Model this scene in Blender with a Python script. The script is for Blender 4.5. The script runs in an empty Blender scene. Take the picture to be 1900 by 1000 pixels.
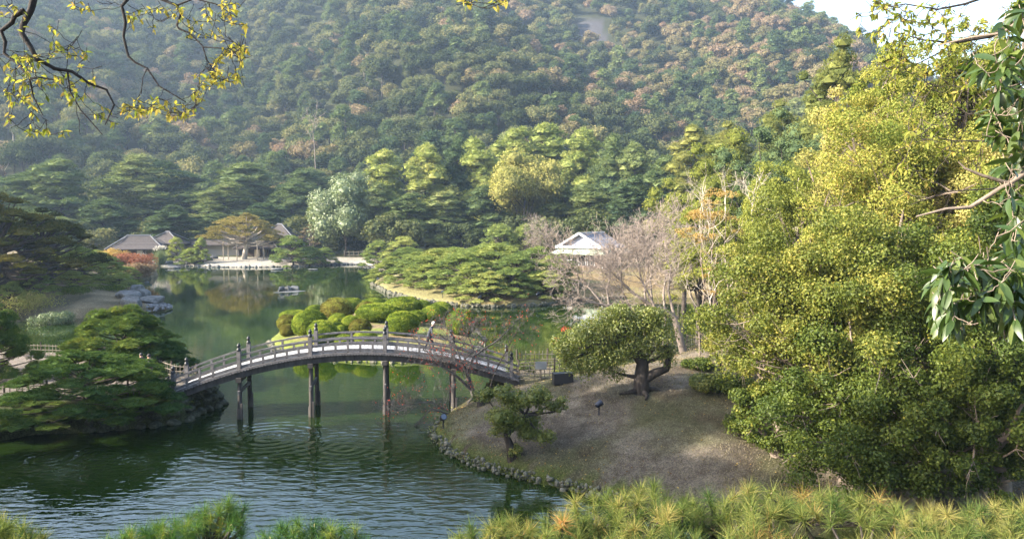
import bpy, math, random
import numpy as np
from mathutils import Vector, Matrix

# ------------------------------------------------------------------ camera, world, sun, exposure
SC = bpy.context.scene
COL = SC.collection
FPX, EYE = 1478.0, 10.5
PITCH = math.atan(103.0 / FPX)
SUN_AZ, SUN_EL = math.radians(-104), math.radians(28.5)      # azimuth from +Y (view direction), negative = left
cam_d = bpy.data.cameras.new('camera'); cam = bpy.data.objects.new('camera', cam_d); COL.objects.link(cam)
cam_d.sensor_width = 36; cam_d.lens = 36 * FPX / 1900; cam_d.clip_end = 6000; cam_d.clip_start = 0.05
cam.location = (0, 0, EYE); cam.rotation_euler = (math.pi / 2 - PITCH, 0, 0)
SC.camera = cam
W = bpy.data.worlds.new('World'); SC.world = W; W.use_nodes = True
nt = W.node_tree; nt.nodes.clear()
sky = nt.nodes.new('ShaderNodeTexSky'); sky.sky_type = 'NISHITA'; sky.sun_disc = False
sky.sun_elevation = SUN_EL; sky.sun_rotation = SUN_AZ; sky.air_density = 1.15; sky.dust_density = 3.0; sky.ozone_density = 1.2
bg = nt.nodes.new('ShaderNodeBackground'); bg.inputs['Strength'].default_value = 0.15
wo = nt.nodes.new('ShaderNodeOutputWorld')
nt.links.new(sky.outputs[0], bg.inputs[0]); nt.links.new(bg.outputs[0], wo.inputs[0])
sl = bpy.data.lights.new('sun', 'SUN'); sl.energy = 5.0; sl.angle = math.radians(0.6); sl.color = (1, 0.91, 0.77)
sun = bpy.data.objects.new('sun', sl); COL.objects.link(sun)
sdir = Vector((math.sin(SUN_AZ) * math.cos(SUN_EL), math.cos(SUN_AZ) * math.cos(SUN_EL), math.sin(SUN_EL)))
sun.rotation_euler = sdir.to_track_quat('Z', 'Y').to_euler(); sun.location = (-60, 0, 60)
vs = SC.view_settings; vs.view_transform = 'Standard'; vs.look = 'None'; vs.gamma = 1; vs.exposure = 2.15
SC.view_settings.use_curve_mapping = False
cy = SC.cycles
cy.max_bounces = 5; cy.diffuse_bounces = 2; cy.glossy_bounces = 3; cy.transmission_bounces = 2; cy.volume_bounces = 0
cy.transparent_max_bounces = 4; cy.caustics_reflective = False; cy.caustics_refractive = False
cy.sample_clamp_indirect = 4.0
try:
    cy.use_denoising = True; cy.denoiser = 'OPENIMAGEDENOISE'
except Exception:
    pass

# ------------------------------------------------------------------ view geometry: pixels of the 1900 x 1000 photograph -> world
CP, SP = math.cos(PITCH), math.sin(PITCH)
def ray(u, v):
    xc, yc = (u - 950) / FPX, -(v - 500) / FPX
    return xc, CP + yc * SP, -SP + yc * CP
def at(u, v, D):
    a, b, c = ray(u, v); t = D / b
    return Vector((a * t, D, EYE + c * t))
def flat(u, v, z=0.0):
    a, b, c = ray(u, v); t = (z - EYE) / c
    return (a * t, b * t)
def proj(x, y, z):
    dz = z - EYE
    f_ = y * CP - dz * SP; u_ = y * SP + dz * CP
    return 950 + FPX * x / f_, 500 - FPX * u_ / f_

# ------------------------------------------------------------------ small numeric helpers
def vnoise(x, y, seed=0):
    xi = np.floor(x).astype(np.int64); yi = np.floor(y).astype(np.int64)
    fx = x - xi; fy = y - yi; fx = fx * fx * (3 - 2 * fx); fy = fy * fy * (3 - 2 * fy)
    def h(a, b):
        n = (a * 374761393 + b * 668265263 + seed * 1442695041) & 0xffffffff
        n = ((n ^ (n >> 13)) * 1274126177) & 0xffffffff
        return ((n ^ (n >> 16)) & 0xffff) / 65535.0
    return (h(xi, yi) * (1 - fx) + h(xi + 1, yi) * fx) * (1 - fy) + (h(xi, yi + 1) * (1 - fx) + h(xi + 1, yi + 1) * fx) * fy
def fbm(x, y, o=4, seed=0):
    s = 0; a = .5
    for k in range(o):
        s = s + a * (vnoise(x * 2 ** k, y * 2 ** k, seed + k * 7) - .5); a *= .5
    return s
def norm(a):
    return a / np.maximum(np.linalg.norm(a, axis=-1, keepdims=True), 1e-9)
def sstep(t):
    t = np.clip(t, 0, 1); return t * t * (3 - 2 * t)

# ------------------------------------------------------------------ mesh builder (numpy chunks -> one mesh)
class MB:
    def __init__(s):
        s.V = []; s.F = []; s.T = []; s.M = []; s.S = []; s.n = 0
    def add(s, V, F, tone=0.5, mi=0, smooth=False):
        V = np.asarray(V, dtype=np.float32).reshape(-1, 3); F = np.asarray(F, dtype=np.int32)
        if len(V) == 0 or len(F) == 0: return s
        s.V.append(V); s.F.append(F + s.n)
        t = np.empty(len(V), np.float32); t[:] = tone; s.T.append(t)
        s.M.append(mi); s.S.append(smooth); s.n += len(V); return s
    def mesh(s, name, mats):
        me = bpy.data.meshes.new(name)
        V = np.concatenate(s.V); me.vertices.add(len(V)); me.vertices.foreach_set('co', V.ravel())
        loops = np.concatenate([f.ravel() for f in s.F]); me.loops.add(len(loops)); me.loops.foreach_set('vertex_index', loops)
        tot = np.concatenate([np.full(len(f), f.shape[1], np.int32) for f in s.F])
        st = np.concatenate([[0], np.cumsum(tot)[:-1]]).astype(np.int32)
        me.polygons.add(len(tot)); me.polygons.foreach_set('loop_start', st); me.polygons.foreach_set('loop_total', tot)
        me.polygons.foreach_set('material_index', np.concatenate([np.full(len(f), m, np.int32) for f, m in zip(s.F, s.M)]))
        me.polygons.foreach_set('use_smooth', np.concatenate([np.full(len(f), sm, bool) for f, sm in zip(s.F, s.S)]))
        at_ = me.attributes.new('tone', 'FLOAT', 'POINT'); at_.data.foreach_set('value', np.concatenate(s.T))
        for m in (mats if isinstance(mats, (list, tuple)) else [mats]): me.materials.append(m)
        me.update(calc_edges=True); return me
def link(name, me, parent=None, loc=None, rot=None, scale=None, kind=None):
    o = bpy.data.objects.new(name, me); COL.objects.link(o)
    if parent is not None: o.parent = parent
    if loc is not None: o.location = loc
    if rot is not None: o.rotation_euler = rot
    if scale is not None: o.scale = scale if hasattr(scale, '__len__') else (scale,) * 3
    if kind: o['kind'] = kind
    return o
def tag(o, label, cat, group=None):
    o['label'] = label; o['category'] = cat
    if group: o['group'] = group
    return o
def thing(name, label, cat, loc=(0, 0, 0), rz=0, group=None, scale=1):
    o = link(name, None, None, loc, (0, 0, rz), scale)
    return tag(o, label, cat, group)

# ---- primitives, all returning (V, F)
def box(cx, cy_, cz, sx, sy, sz, R=None):
    V = np.array([[x, y, z] for z in (-.5, .5) for y in (-.5, .5) for x in (-.5, .5)]) * (sx, sy, sz)
    if R is not None: V = V @ np.array(R).T
    V = V + (cx, cy_, cz)
    return V, [[0, 2, 3, 1], [4, 5, 7, 6], [0, 1, 5, 4], [2, 6, 7, 3], [0, 4, 6, 2], [1, 3, 7, 5]]
def bar(a, b, w, h, up=(0, 0, 1)):
    """box between points a and b, w across, h along up"""
    a = np.array(a, float); b = np.array(b, float); d = b - a; L = np.linalg.norm(d); d /= L
    x = np.cross(up, d)
    if np.linalg.norm(x) < 1e-4: x = np.array([1., 0, 0])
    x /= np.linalg.norm(x); y = np.cross(d, x)
    V = []
    for p in (a, b):
        for i, j in ((-1, -1), (1, -1), (1, 1), (-1, 1)): V.append(p + x * w / 2 * i + y * h / 2 * j)
    return np.array(V), [[0, 1, 2, 3], [7, 6, 5, 4], [0, 4, 5, 1], [1, 5, 6, 2], [2, 6, 7, 3], [3, 7, 4, 0]]
def sweep(P, R, n=6, square=None, cap=True):
    """tube along polyline P with radii R (or a w x h rectangle)"""
    P = np.array(P, float); m = len(P); R = np.broadcast_to(np.array(R, float), (m,))
    T = norm(np.gradient(P, axis=0)); ref = np.array([0, 0, 1.]) if abs(T[0][2]) < .9 else np.array([0, 1., 0])
    V = []
    x = None
    for i in range(m):
        if x is None: x = np.cross(ref, T[i])
        else: x = x - T[i] * np.dot(x, T[i])
        if np.linalg.norm(x) < 1e-6: x = np.array([1., 0, 0])
        x = x / np.linalg.norm(x); y = np.cross(T[i], x)
        if square:
            w, h = square; k = [(-.5 * w, -.5 * h), (.5 * w, -.5 * h), (.5 * w, .5 * h), (-.5 * w, .5 * h)]
            V += [P[i] + x * a + y * b for a, b in k]
        else:
            for j in range(n):
                t = 2 * math.pi * j / n; V.append(P[i] + (x * math.cos(t) + y * math.sin(t)) * R[i])
    if square: n = 4
    F = [[i * n + j, i * n + (j + 1) % n, (i + 1) * n + (j + 1) % n, (i + 1) * n + j] for i in range(m - 1) for j in range(n)]
    if square and cap: F += [[3, 2, 1, 0], [(m - 1) * n + j for j in range(4)]]
    return np.array(V), F
def segs(A, B, ra, rb, n=3):
    """many straight tapered twigs at once"""
    A = np.asarray(A, float); B = np.asarray(B, float); d = norm(B - A)
    ref = np.where(np.abs(d[:, 2:3]) < .9, [[0, 0, 1.]], [[1., 0, 0]]); x = norm(np.cross(ref, d)); y = np.cross(d, x)
    ra = np.broadcast_to(ra, (len(A),))[:, None]; rb = np.broadcast_to(rb, (len(A),))[:, None]
    V = []
    for P, r in ((A, ra), (B, rb)):
        for j in range(n):
            t = 2 * math.pi * j / n; V.append(P + (x * math.cos(t) + y * math.sin(t)) * r)
    V = np.stack(V, 1).reshape(-1, 3); b = np.arange(len(A))[:, None] * 2 * n
    F = np.concatenate([b + np.array([[j, (j + 1) % n, n + (j + 1) % n, n + j]]) for j in range(n)])
    return V, F
def lathe(prof, n=12, loc=(0, 0, 0)):
    V = []; m = len(prof)
    for r, z in prof:
        for j in range(n):
            t = 2 * math.pi * j / n; V.append((loc[0] + r * math.cos(t), loc[1] + r * math.sin(t), loc[2] + z))
    F = [[i * n + j, i * n + (j + 1) % n, (i + 1) * n + (j + 1) % n, (i + 1) * n + j] for i in range(m - 1) for j in range(n)]
    return np.array(V), F
def _ico(sub):
    import bmesh
    b = bmesh.new(); bmesh.ops.create_icosphere(b, subdivisions=sub, radius=1)
    V = np.array([v.co[:] for v in b.verts]); F = np.array([[v.index for v in f.verts] for f in b.faces]); b.free(); return V, F
ICO = {k: _ico(k) for k in (1, 2, 3, 4)}
def leaves(C, N, L, Wd, rng, jit=.6, hang=None):
    """rhombus leaves: centres C, outward normals N, length L, width Wd"""
    n = len(C); N = norm(N + rng.normal(0, jit, (n, 3)))
    t = rng.normal(0, 1, (n, 3))
    if hang is not None: t = t * .5 + hang
    t = norm(t - N * (t * N).sum(1, keepdims=True)); b = np.cross(N, t)
    L = (np.broadcast_to(L, (n,)) * rng.uniform(.7, 1.25, n))[:, None]; Wd = (np.broadcast_to(Wd, (n,)) * rng.uniform(.8, 1.2, n))[:, None]
    V = np.stack([C - t * L / 2, C + b * Wd / 2 + t * L * .05, C + t * L / 2 - N * L * .12, C - b * Wd / 2 + t * L * .05], 1).reshape(-1, 3)
    F = np.arange(n)[:, None] * 4 + np.array([[0, 1, 2, 3]])
    return V, F
def blades(C, D, L, Wd, rng):
    """single-triangle needles / tufts: base C, direction D"""
    n = len(C); D = norm(D); x = norm(np.cross(D, rng.normal(0, 1, (n, 3))))
    L = (np.broadcast_to(L, (n,)) * rng.uniform(.75, 1.2, n))[:, None]; Wd = np.broadcast_to(Wd, (n,))[:, None]
    V = np.stack([C - x * Wd / 2, C + x * Wd / 2, C + D * L], 1).reshape(-1, 3)
    return V, np.arange(n)[:, None] * 3 + np.array([[0, 1, 2]])

# ------------------------------------------------------------------ materials
def new_mat(name):
    m = bpy.data.materials.new(name); m.use_nodes = True; t = m.node_tree; t.nodes.clear()
    o = t.nodes.new('ShaderNodeOutputMaterial'); return m, t, o
def nd(t, typ, **k):
    n = t.nodes.new(typ)
    for a, b in k.items():
        if a in ('operation', 'blend_type', 'data_type', 'attribute_name', 'noise_dimensions', 'feature', 'distance', 'bands_direction', 'wave_type', 'interpolation'): setattr(n, a, b)
        else: n.inputs[a.replace('_', ' ')].default_value = b
    return n
def ramp(t, fac, stops):
    r = t.nodes.new('ShaderNodeValToRGB'); t.links.new(fac, r.inputs[0]); e = r.color_ramp.elements
    while len(e) < len(stops): e.new(.5)
    for k, (p, c) in enumerate(stops): e[k].position = p; e[k].color = (*c, 1)
    return r.outputs[0]
def leaf_mat(name, stops, wt=.45, trans=.35, gloss=.0, tcol=(1.15, 1.25, .6), rough=.45):
    """stops: colours over (leaf tone * wt + individual random * (1-wt))"""
    m, t, o = new_mat(name)
    a = nd(t, 'ShaderNodeAttribute', attribute_name='tone'); oi = t.nodes.new('ShaderNodeObjectInfo')
    m1 = nd(t, 'ShaderNodeMath', operation='MULTIPLY'); t.links.new(a.outputs['Fac'], m1.inputs[0]); m1.inputs[1].default_value = wt
    m2 = nd(t, 'ShaderNodeMath', operation='MULTIPLY_ADD'); t.links.new(oi.outputs['Random'], m2.inputs[0]); m2.inputs[1].default_value = 1 - wt; t.links.new(m1.outputs[0], m2.inputs[2])
    c = ramp(t, m2.outputs[0], stops)
    p = t.nodes.new('ShaderNodeBsdfPrincipled'); t.links.new(c, p.inputs['Base Color']); p.inputs['Roughness'].default_value = rough
    p.inputs['Specular IOR Level'].default_value = gloss
    mc = nd(t, 'ShaderNodeMix', data_type='RGBA', blend_type='MULTIPLY'); mc.inputs[0].default_value = 1
    t.links.new(c, mc.inputs[6]); mc.inputs[7].default_value = (*tcol, 1)
    tr = t.nodes.new('ShaderNodeBsdfTranslucent'); t.links.new(mc.outputs[2], tr.inputs[0])
    mx = t.nodes.new('ShaderNodeMixShader'); mx.inputs[0].default_value = trans
    t.links.new(p.outputs[0], mx.inputs[1]); t.links.new(tr.outputs[0], mx.inputs[2]); t.links.new(mx.outputs[0], o.inputs[0])
    return m
def rough_mat(name, c1, c2, scale=4, bump=.3, rough=.85, detail=6, c3=None, stretch=(1, 1, 1), metal=0, spec=.3, bd=.02):
    m, t, o = new_mat(name)
    tc = t.nodes.new('ShaderNodeTexCoord'); mp = t.nodes.new('ShaderNodeMapping'); mp.inputs['Scale'].default_value = stretch
    t.links.new(tc.outputs['Object'], mp.inputs[0])
    n = nd(t, 'ShaderNodeTexNoise', Scale=scale, Detail=detail, Roughness=.65); t.links.new(mp.outputs[0], n.inputs['Vector'])
    st = [(.3, c1), (.7, c2)] if c3 is None else [(.28, c1), (.5, c2), (.72, c3)]
    c = ramp(t, n.outputs['Fac'], st)
    p = t.nodes.new('ShaderNodeBsdfPrincipled'); t.links.new(c, p.inputs['Base Color']); p.inputs['Roughness'].default_value = rough
    p.inputs['Metallic'].default_value = metal; p.inputs['Specular IOR Level'].default_value = spec
    if bump:
        n2 = nd(t, 'ShaderNodeTexNoise', Scale=scale * 4, Detail=4); t.links.new(mp.outputs[0], n2.inputs['Vector'])
        b = nd(t, 'ShaderNodeBump', Strength=bump, Distance=bd); t.links.new(n2.outputs['Fac'], b.inputs['Height']); t.links.new(b.outputs[0], p.inputs['Normal'])
    t.links.new(p.outputs[0], o.inputs[0]); return m
def flat_mat(name, c, rough=.6, metal=0, emit=None):
    m, t, o = new_mat(name); p = t.nodes.new('ShaderNodeBsdfPrincipled')
    p.inputs['Base Color'].default_value = (*c, 1); p.inputs['Roughness'].default_value = rough; p.inputs['Metallic'].default_value = metal
    t.links.new(p.outputs[0], o.inputs[0]); return m
BARK = rough_mat('dark_bark', (.014, .011, .009), (.065, .052, .043), 6, .8, stretch=(1, 1, .3))
BARK_PALE = rough_mat('pale_bark', (.20, .17, .14), (.42, .37, .31), 6, .5, stretch=(1, 1, .3))
BARK_PINK = rough_mat('pinkish_twig_bark', (.12, .095, .08), (.25, .205, .175), 3, .3)
BARK_BLACK = rough_mat('wet_black_bark', (.010, .008, .008), (.03, .024, .02), 12, .5)
# ------------------------------------------------------------------ land: shorelines, heights, one ground sheet
w_ = lambda *p: p
NEAR = [flat(*p) for p in ((812, 822), (806, 806), (812, 792), (850, 766))] + [(-1.7, 43.4), (-1.3, 46.5), (0, 48.3), (4, 49.3), (8, 51.5), (12, 57), (18, 63), (30, 71), (150, 92), (150, 12), (30, 20), (16, 23.5)] + \
       [flat(*p) for p in ((1300, 975), (1180, 938), (1100, 922), (1040, 905), (960, 888), (890, 868), (840, 848))]
LEFT = [flat(*p) for p in ((0, 818), (60, 806), (150, 803), (300, 790), (345, 783), (362, 770))] + [(-16.0, 43.2), (-17, 45.2), (-19.5, 47.5), (-22, 50.5), (-30, 53.5), (-60, 55), (-90, 44), (-80, 20), (-34, 18), (-25.5, 24), (-24.5, 31), (-25.5, 35)]
AZAL = [flat(*p) for p in ((498, 634), (512, 647), (560, 662), (640, 671), (740, 674), (830, 668), (885, 652), (898, 632), (880, 610), (850, 596), (790, 589), (700, 585), (620, 590), (560, 602), (515, 618))]
PINE = [flat(*p) for p in ((690, 529), (720, 545), (780, 560), (850, 568), (920, 571), (1000, 568), (1060, 560), (1160, 552))] + [(44, 100), (62, 112), (70, 150)] + [flat(*p) for p in ((1000, 503), (860, 507), (760, 511), (705, 519))]
LFAR = [flat(*p) for p in ((312, 570), (250, 585), (150, 590), (0, 598))] + [(-120, 72), (-260, 80), (-300, 190)] + [flat(*p) for p in ((262, 492), (285, 500), (292, 512), (262, 522), (240, 532), (236, 542), (268, 553))]
FAR = [flat(*p) for p in ((250, 493), (300, 495), (340, 493.5), (400, 496), (480, 496), (560, 495), (640, 491), (665, 491), (700, 499), (760, 503), (850, 502), (1000, 499))] + [(60, 148), (110, 130), (200, 110), (1600, 200), (1600, 1700), (-1600, 1700), (-1600, 150), (-110, 150)]
def sdf(P, x, y):
    P = np.array(P); Q = np.roll(P, -1, 0); d = np.full(x.shape, 1e9); ins = np.zeros(x.shape, bool)
    for (ax, ay), (bx, by) in zip(P, Q):
        ex, ey = bx - ax, by - ay; t = np.clip(((x - ax) * ex + (y - ay) * ey) / (ex * ex + ey * ey), 0, 1)
        d = np.minimum(d, (x - ax - t * ex) ** 2 + (y - ay - t * ey) ** 2)
        c = (ay > y) != (by > y)
        ins ^= c & (x < (bx - ax) * (y - ay) / (by - ay if by != ay else 1e-9) + ax)
    return np.where(ins, 1, -1) * np.sqrt(d)
LANDS = [(NEAR, .32, 2.3, 4.5), (LEFT, 1.15, .2, 1.0), (AZAL, .12, 1.2, 4), (PINE, .35, 1.9, 7), (LFAR, .25, 1.5, 9), (FAR, .3, .9, 6)]
RU = [-900, -300, 0, 200, 380, 560, 700, 850, 1000, 1150, 1280, 1400, 1500, 1600, 1740, 1900, 2300, 2900]
RV = [-120, -150, -150, -105, -62, -80, -105, -115, -100, -60, -28, 0, 38, 84, 160, 215, 260, 270]
D0, DR = 222.0, 640.0
def hill(x, y):
    u = 950 + FPX * x / np.maximum(y, 1); rv = np.interp(u, RU, RV)
    zr = (397 - rv) / FPX * DR
    t = np.clip((y - D0) / (DR - D0), 0, 1)
    z = zr * (t ** 1.12)
    n = fbm(x / 95 + y / 260, y / 120, 4, 3) * 46 * np.sin(np.pi * np.clip(t, 0, 1)) ** .8
    spur = 12 * np.sin(u / 130. + 5 * t) * np.sin(np.pi * t) ** 1.0
    z = z + n + spur * .8
    z = np.where(y > DR, z - (y - DR) * .45, z)
    return np.where(y > D0, np.maximum(z, 0), 0)
def hgt(x, y, zones=False):
    x = np.atleast_1d(np.asarray(x, float)); y = np.atleast_1d(np.asarray(y, float))
    h = np.full(x.shape, -1.6); who = np.full(x.shape, -1); best = np.full(x.shape, -99.)
    n1 = fbm(x / 1.3, y / 1.3, 3, 11); n2 = fbm(x / 6, y / 6, 2, 5)
    for k, (P, kerb, hm, L) in enumerate(LANDS):
        d = sdf(P, x, y); edge = d + n1 * (.5 if k in (0, 4) else .25)
        land = kerb + hm * (1 - np.exp(-np.maximum(d, 0) / L)) + n1 * .10 + n2 * .18 * np.clip(d / 3, 0, 1)
        if k == 0: land = land + np.clip((x - 10) * .07, 0, 6) + .5 * np.exp(-((x - 7) ** 2 / 40 + (y - 39) ** 2 / 30))
        if k == 0: mk = np.exp(-(((x - 1.8) / 4.2) ** 2) ** 2 - (((y - 45.2) / 3.4) ** 2) ** 2); land = land * (1 - mk) + 1.38 * mk
        if k == 1: land = kerb + hm * np.clip(d / L, 0, 1) + n1 * .05
        if k == 4: land = land + np.clip((-x - 25) * .03, 0, 2)
        sea = np.maximum(-1.6, -.15 + edge * 1.2)
        z = np.where(edge > 0, land * sstep(edge / .35 + .2), sea)
        up = z > h; h = np.where(up, z, h); who = np.where(up & (edge > -.3), k, who); best = np.maximum(best, d)
    h = h + hill(x, y)
    cl = 8.7 - .62 * np.maximum(y, -3) - .05 * np.abs(x)          # the slope below the viewpoint
    h = np.where((y < 15.5) & (cl > h), cl, h)
    if zones: return h, who, best
    return h
def hz(x, y): return float(hgt(x, y)[0])
def on_ground(u, v):
    a, b, c = ray(u, v); t = np.concatenate([np.arange(14, 120, .12), np.arange(120, 900, .8)]) / b
    z = EYE + c * t; g = np.maximum(hgt(a * t, b * t), 0); k = int(np.argmax(z <= g)) or len(t) - 1
    return Vector((a * t[k], b * t[k], float(g[k])))
def base(u, D):                       # a point on the ground, on the column u of the photograph, D metres away
    x = (u - 950) / FPX * D; return Vector((x, D, max(hz(x, D), 0)))
def zat(v, D): return at(950, v, D).z

def build_ground():
    ys = [6.0]
    while ys[-1] < 22: ys.append(ys[-1] + .5)
    while ys[-1] < 60: ys.append(ys[-1] + .17)
    while ys[-1] < 235: ys.append(ys[-1] * 1.0062)
    while ys[-1] < 1150: ys.append(ys[-1] * 1.018)
    ys = np.array([-40, -12, -3, 0, 3] + ys); ss = np.linspace(-1.02, 1.02, 400)
    Y, S = np.meshgrid(ys, ss, indexing='ij'); X = S * np.maximum(Y, 14)
    h, who, d = hgt(X.ravel(), Y.ravel(), True)
    V = np.stack([X.ravel(), Y.ravel(), h], 1); nx = len(ss); ny = len(ys)
    i = (np.arange(ny - 1)[:, None] * nx + np.arange(nx - 1)[None]).ravel()
    F = np.stack([i, i + 1, i + nx + 1, i + nx], 1)
    x, y = V[:, 0], V[:, 1]
    mud = np.array([.035, .035, .02]); C = np.tile(mud, (len(V), 1))
    n = fbm(x / 2.2, y / 2.2, 4, 21) + .5; nb = fbm(x / .5, y / .5, 3, 31) + .5
    def put(mask, a, b, f):
        f = np.clip(f, 0, 1)[:, None]; c = np.array(a) * (1 - f) + np.array(b) * f; C[mask] = c[mask]
    put(who == 0, (.085, .072, .056), (.22, .19, .155), (n - .5) * 1.8 + .5 + (nb - .5))
    f = (sstep((fbm(x / 3.1, y / 3.1, 3, 44) + .02) * 6) * (who == 0) * .55)[:, None]; C = C * (1 - f) + np.array([.085, .095, .035]) * f
    f = (sstep((fbm(x / 1.7, y / 2.6, 3, 47) - .05) * 7) * (who == 0) * .6)[:, None]; C = C * (1 - f) + np.array([.075, .055, .038]) * f
    dd = sdf(NEAR, x, y); f = np.clip(1 - (dd - .2) / .8, 0, 1) * (nb > .42)
    g = (who == 0) & (f > 0); C[g] = C[g] * (1 - f[g, None]) + np.array([.09, .11, .03]) * f[g, None]
    put(who == 1, (.12, .105, .09), (.24, .21, .18), n)
    m = (who == 1) & (sdf(LEFT, x, y) < 1.3); C[m] = (.07, .08, .04)
    put(who == 2, (.24, .185, .11), (.17, .20, .05), (n - .5) * 4 + .5 + np.clip(1 - d / 3, 0, 1) * .5)
    put(who == 3, (.20, .15, .08), (.20, .185, .085), (n - .5) * 4 + .4 - np.clip((x - 6) / 20, -1, .4) + np.clip(1 - d / 2, 0, 1) * .4)
    put(who == 4, (.09, .08, .05), (.24, .19, .12), (n - .5) * 3 + .5)
    put(who == 5, (.26, .24, .21), (.36, .335, .29), n)
    m = (who == 5) & ((y > 174) | (x > -22) | (x < -70)); C[m] = np.array([.06, .065, .03]) * (1 + (n[m, None] - .5))
    m = (who == 3) & (x > 22); C[m] = np.array([.22, .18, .11]) * (1 + (n[m, None] - .5))
    m = y > D0 - 6; C[m] = np.array([.035, .04, .02])
    u, v = proj(x, y, h)                                          # the bare scree on the mountain
    sx, sy = flat_scree
    m = (((x - sx) / 13) ** 2 + ((y - sy) / 18) ** 2 < 1 + (n - .5) * 1.5) & (y > D0); C[m] = np.array([.060, .058, .064])
    m = (y < 16) & (h > .1); C[m] = (.06, .05, .03)
    mb = MB(); mb.add(V, F, smooth=True)
    mt, t, o = new_mat('ground')
    a = nd(t, 'ShaderNodeAttribute', attribute_name='soil'); tc = t.nodes.new('ShaderNodeTexCoord')
    n1 = nd(t, 'ShaderNodeTexNoise', Scale=3.2, Detail=8, Roughness=.75); n2 = nd(t, 'ShaderNodeTexNoise', Scale=16, Detail=5, Roughness=.8)
    for q in (n1, n2): t.links.new(tc.outputs['Object'], q.inputs['Vector'])
    mul = ramp(t, n2.outputs['Fac'], [(.32, (.30, .30, .30)), (.5, (.95, .95, .95)), (.68, (1.9, 1.85, 1.75))])
    mul2 = ramp(t, n1.outputs['Fac'], [(.35, (.65, .62, .6)), (.65, (1.25, 1.25, 1.2))])
    mx = nd(t, 'ShaderNodeMix', data_type='RGBA', blend_type='MULTIPLY'); mx.inputs[0].default_value = .9; t.links.new(a.outputs['Color'], mx.inputs[6]); t.links.new(mul, mx.inputs[7])
    my = nd(t, 'ShaderNodeMix', data_type='RGBA', blend_type='MULTIPLY'); my.inputs[0].default_value = .9; t.links.new(mx.outputs[2], my.inputs[6]); t.links.new(mul2, my.inputs[7])
    p = t.nodes.new('ShaderNodeBsdfPrincipled'); p.inputs['Roughness'].default_value = .95; p.inputs['Specular IOR Level'].default_value = .1
    t.links.new(my.outputs[2], p.inputs['Base Color'])
    b = nd(t, 'ShaderNodeBump', Strength=1, Distance=.12); t.links.new(n2.outputs['Fac'], b.inputs['Height']); t.links.new(b.outputs[0], p.inputs['Normal'])
    t.links.new(p.outputs[0], o.inputs[0])
    me = mb.mesh('ground', mt); ca = me.attributes.new('soil', 'FLOAT_COLOR', 'POINT')
    ca.data.foreach_set('color', np.concatenate([C, np.ones((len(C), 1))], 1).astype(np.float32).ravel())
    link('ground', me, kind='structure')
# the scree lies where the ray through pixel (1088, 68) meets the slope
def hill_hit(u, v):
    a, b, c = ray(u, v); t = np.arange(D0, 640, 1.5) / b; z = EYE + c * t; g = hgt(a * t, b * t)
    k = np.where(z <= g)[0]; k = k[0] if len(k) else len(t) - 1
    return a * t[k], b * t[k]
flat_scree = hill_hit(1090, 66)
build_ground()

def build_water():
    mt, t, o = new_mat('pond_water')
    tc = t.nodes.new('ShaderNodeTexCoord'); sep = t.nodes.new('ShaderNodeSeparateXYZ'); t.links.new(tc.outputs['Object'], sep.inputs[0])
    def M(op, a, b=None, c=None):
        n = nd(t, 'ShaderNodeMath', operation=op)
        for k, q in enumerate((a, b, c)):
            if q is None: continue
            if isinstance(q, (int, float)): n.inputs[k].default_value = q
            else: t.links.new(q, n.inputs[k])
        return n.outputs[0]
    def noise(scale, st, det=2, w=0):
        mp = t.nodes.new('ShaderNodeMapping'); mp.inputs['Scale'].default_value = st; t.links.new(tc.outputs['Object'], mp.inputs[0])
        mp.inputs['Location'].default_value = (w, w, 0)
        n = nd(t, 'ShaderNodeTexNoise', Scale=scale, Detail=det, Roughness=.45, Distortion=.4); t.links.new(mp.outputs[0], n.inputs['Vector']); return n.outputs['Fac']
    X, Y = sep.outputs[0], sep.outputs[1]
    near = M('SUBTRACT', 1.0, M('MULTIPLY', M('SUBTRACT', Y, 34.0), 1 / 18.0)); near = M('MINIMUM', M('MAXIMUM', near, .10), 1.0)
    patch = M('ADD', .45, noise(.16, (1, 1, 1), 2, 3))
    a1 = M('MULTIPLY', noise(2.3, (.5, 1.3, 1), 2), .024)
    a2 = M('MULTIPLY', noise(7.0, (.7, 1.1, 1), 1), .0030)
    rings = None
    for (u, v, k, amp, fall) in ((500, 812, 11.0, .0075, 3.4), (640, 830, 12.0, .0050, 3.4), (200, 845, 14.0, .0060, 2.2), (90, 850, 14.0, .0055, 2.0), (215, 880, 14.0, .0050, 1.8)):
        x0, y0 = flat(u, v); d = M('SQRT', M('ADD', M('POWER', M('SUBTRACT', X, x0), 2.0), M('POWER', M('SUBTRACT', Y, y0), 2.0)))
        s = M('MULTIPLY', M('SINE', M('MULTIPLY', d, k)), M('MULTIPLY', amp, M('POWER', 2.718, M('MULTIPLY', M('POWER', M('MULTIPLY', d, 1 / fall), 2.0), -1.0))))
        rings = s if rings is None else M('ADD', rings, s)
    h = M('MULTIPLY', M('ADD', a1, a2), M('MULTIPLY', near, patch)); h = M('ADD', h, rings)
    b = nd(t, 'ShaderNodeBump', Strength=1.0, Distance=1.0); t.links.new(h, b.inputs['Height'])
    c = ramp(t, noise(.03, (1, 2, 1), 2), [(.35, (.008, .018, .003)), (.65, (.015, .030, .004))])
    p = t.nodes.new('ShaderNodeBsdfPrincipled'); t.links.new(c, p.inputs['Base Color']); p.inputs['Roughness'].default_value = .015; p.inputs['IOR'].default_value = 1.52
    t.links.new(b.outputs[0], p.inputs['Normal']); t.links.new(p.outputs[0], o.inputs[0])
    mb = MB(); mb.add([(-420, 10, 0), (420, 10, 0), (420, 215, 0), (-420, 215, 0)], [[0, 1, 2, 3]])
    link('pond_water', mb.mesh('pond_water', mt), kind='structure')
build_water()

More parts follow.
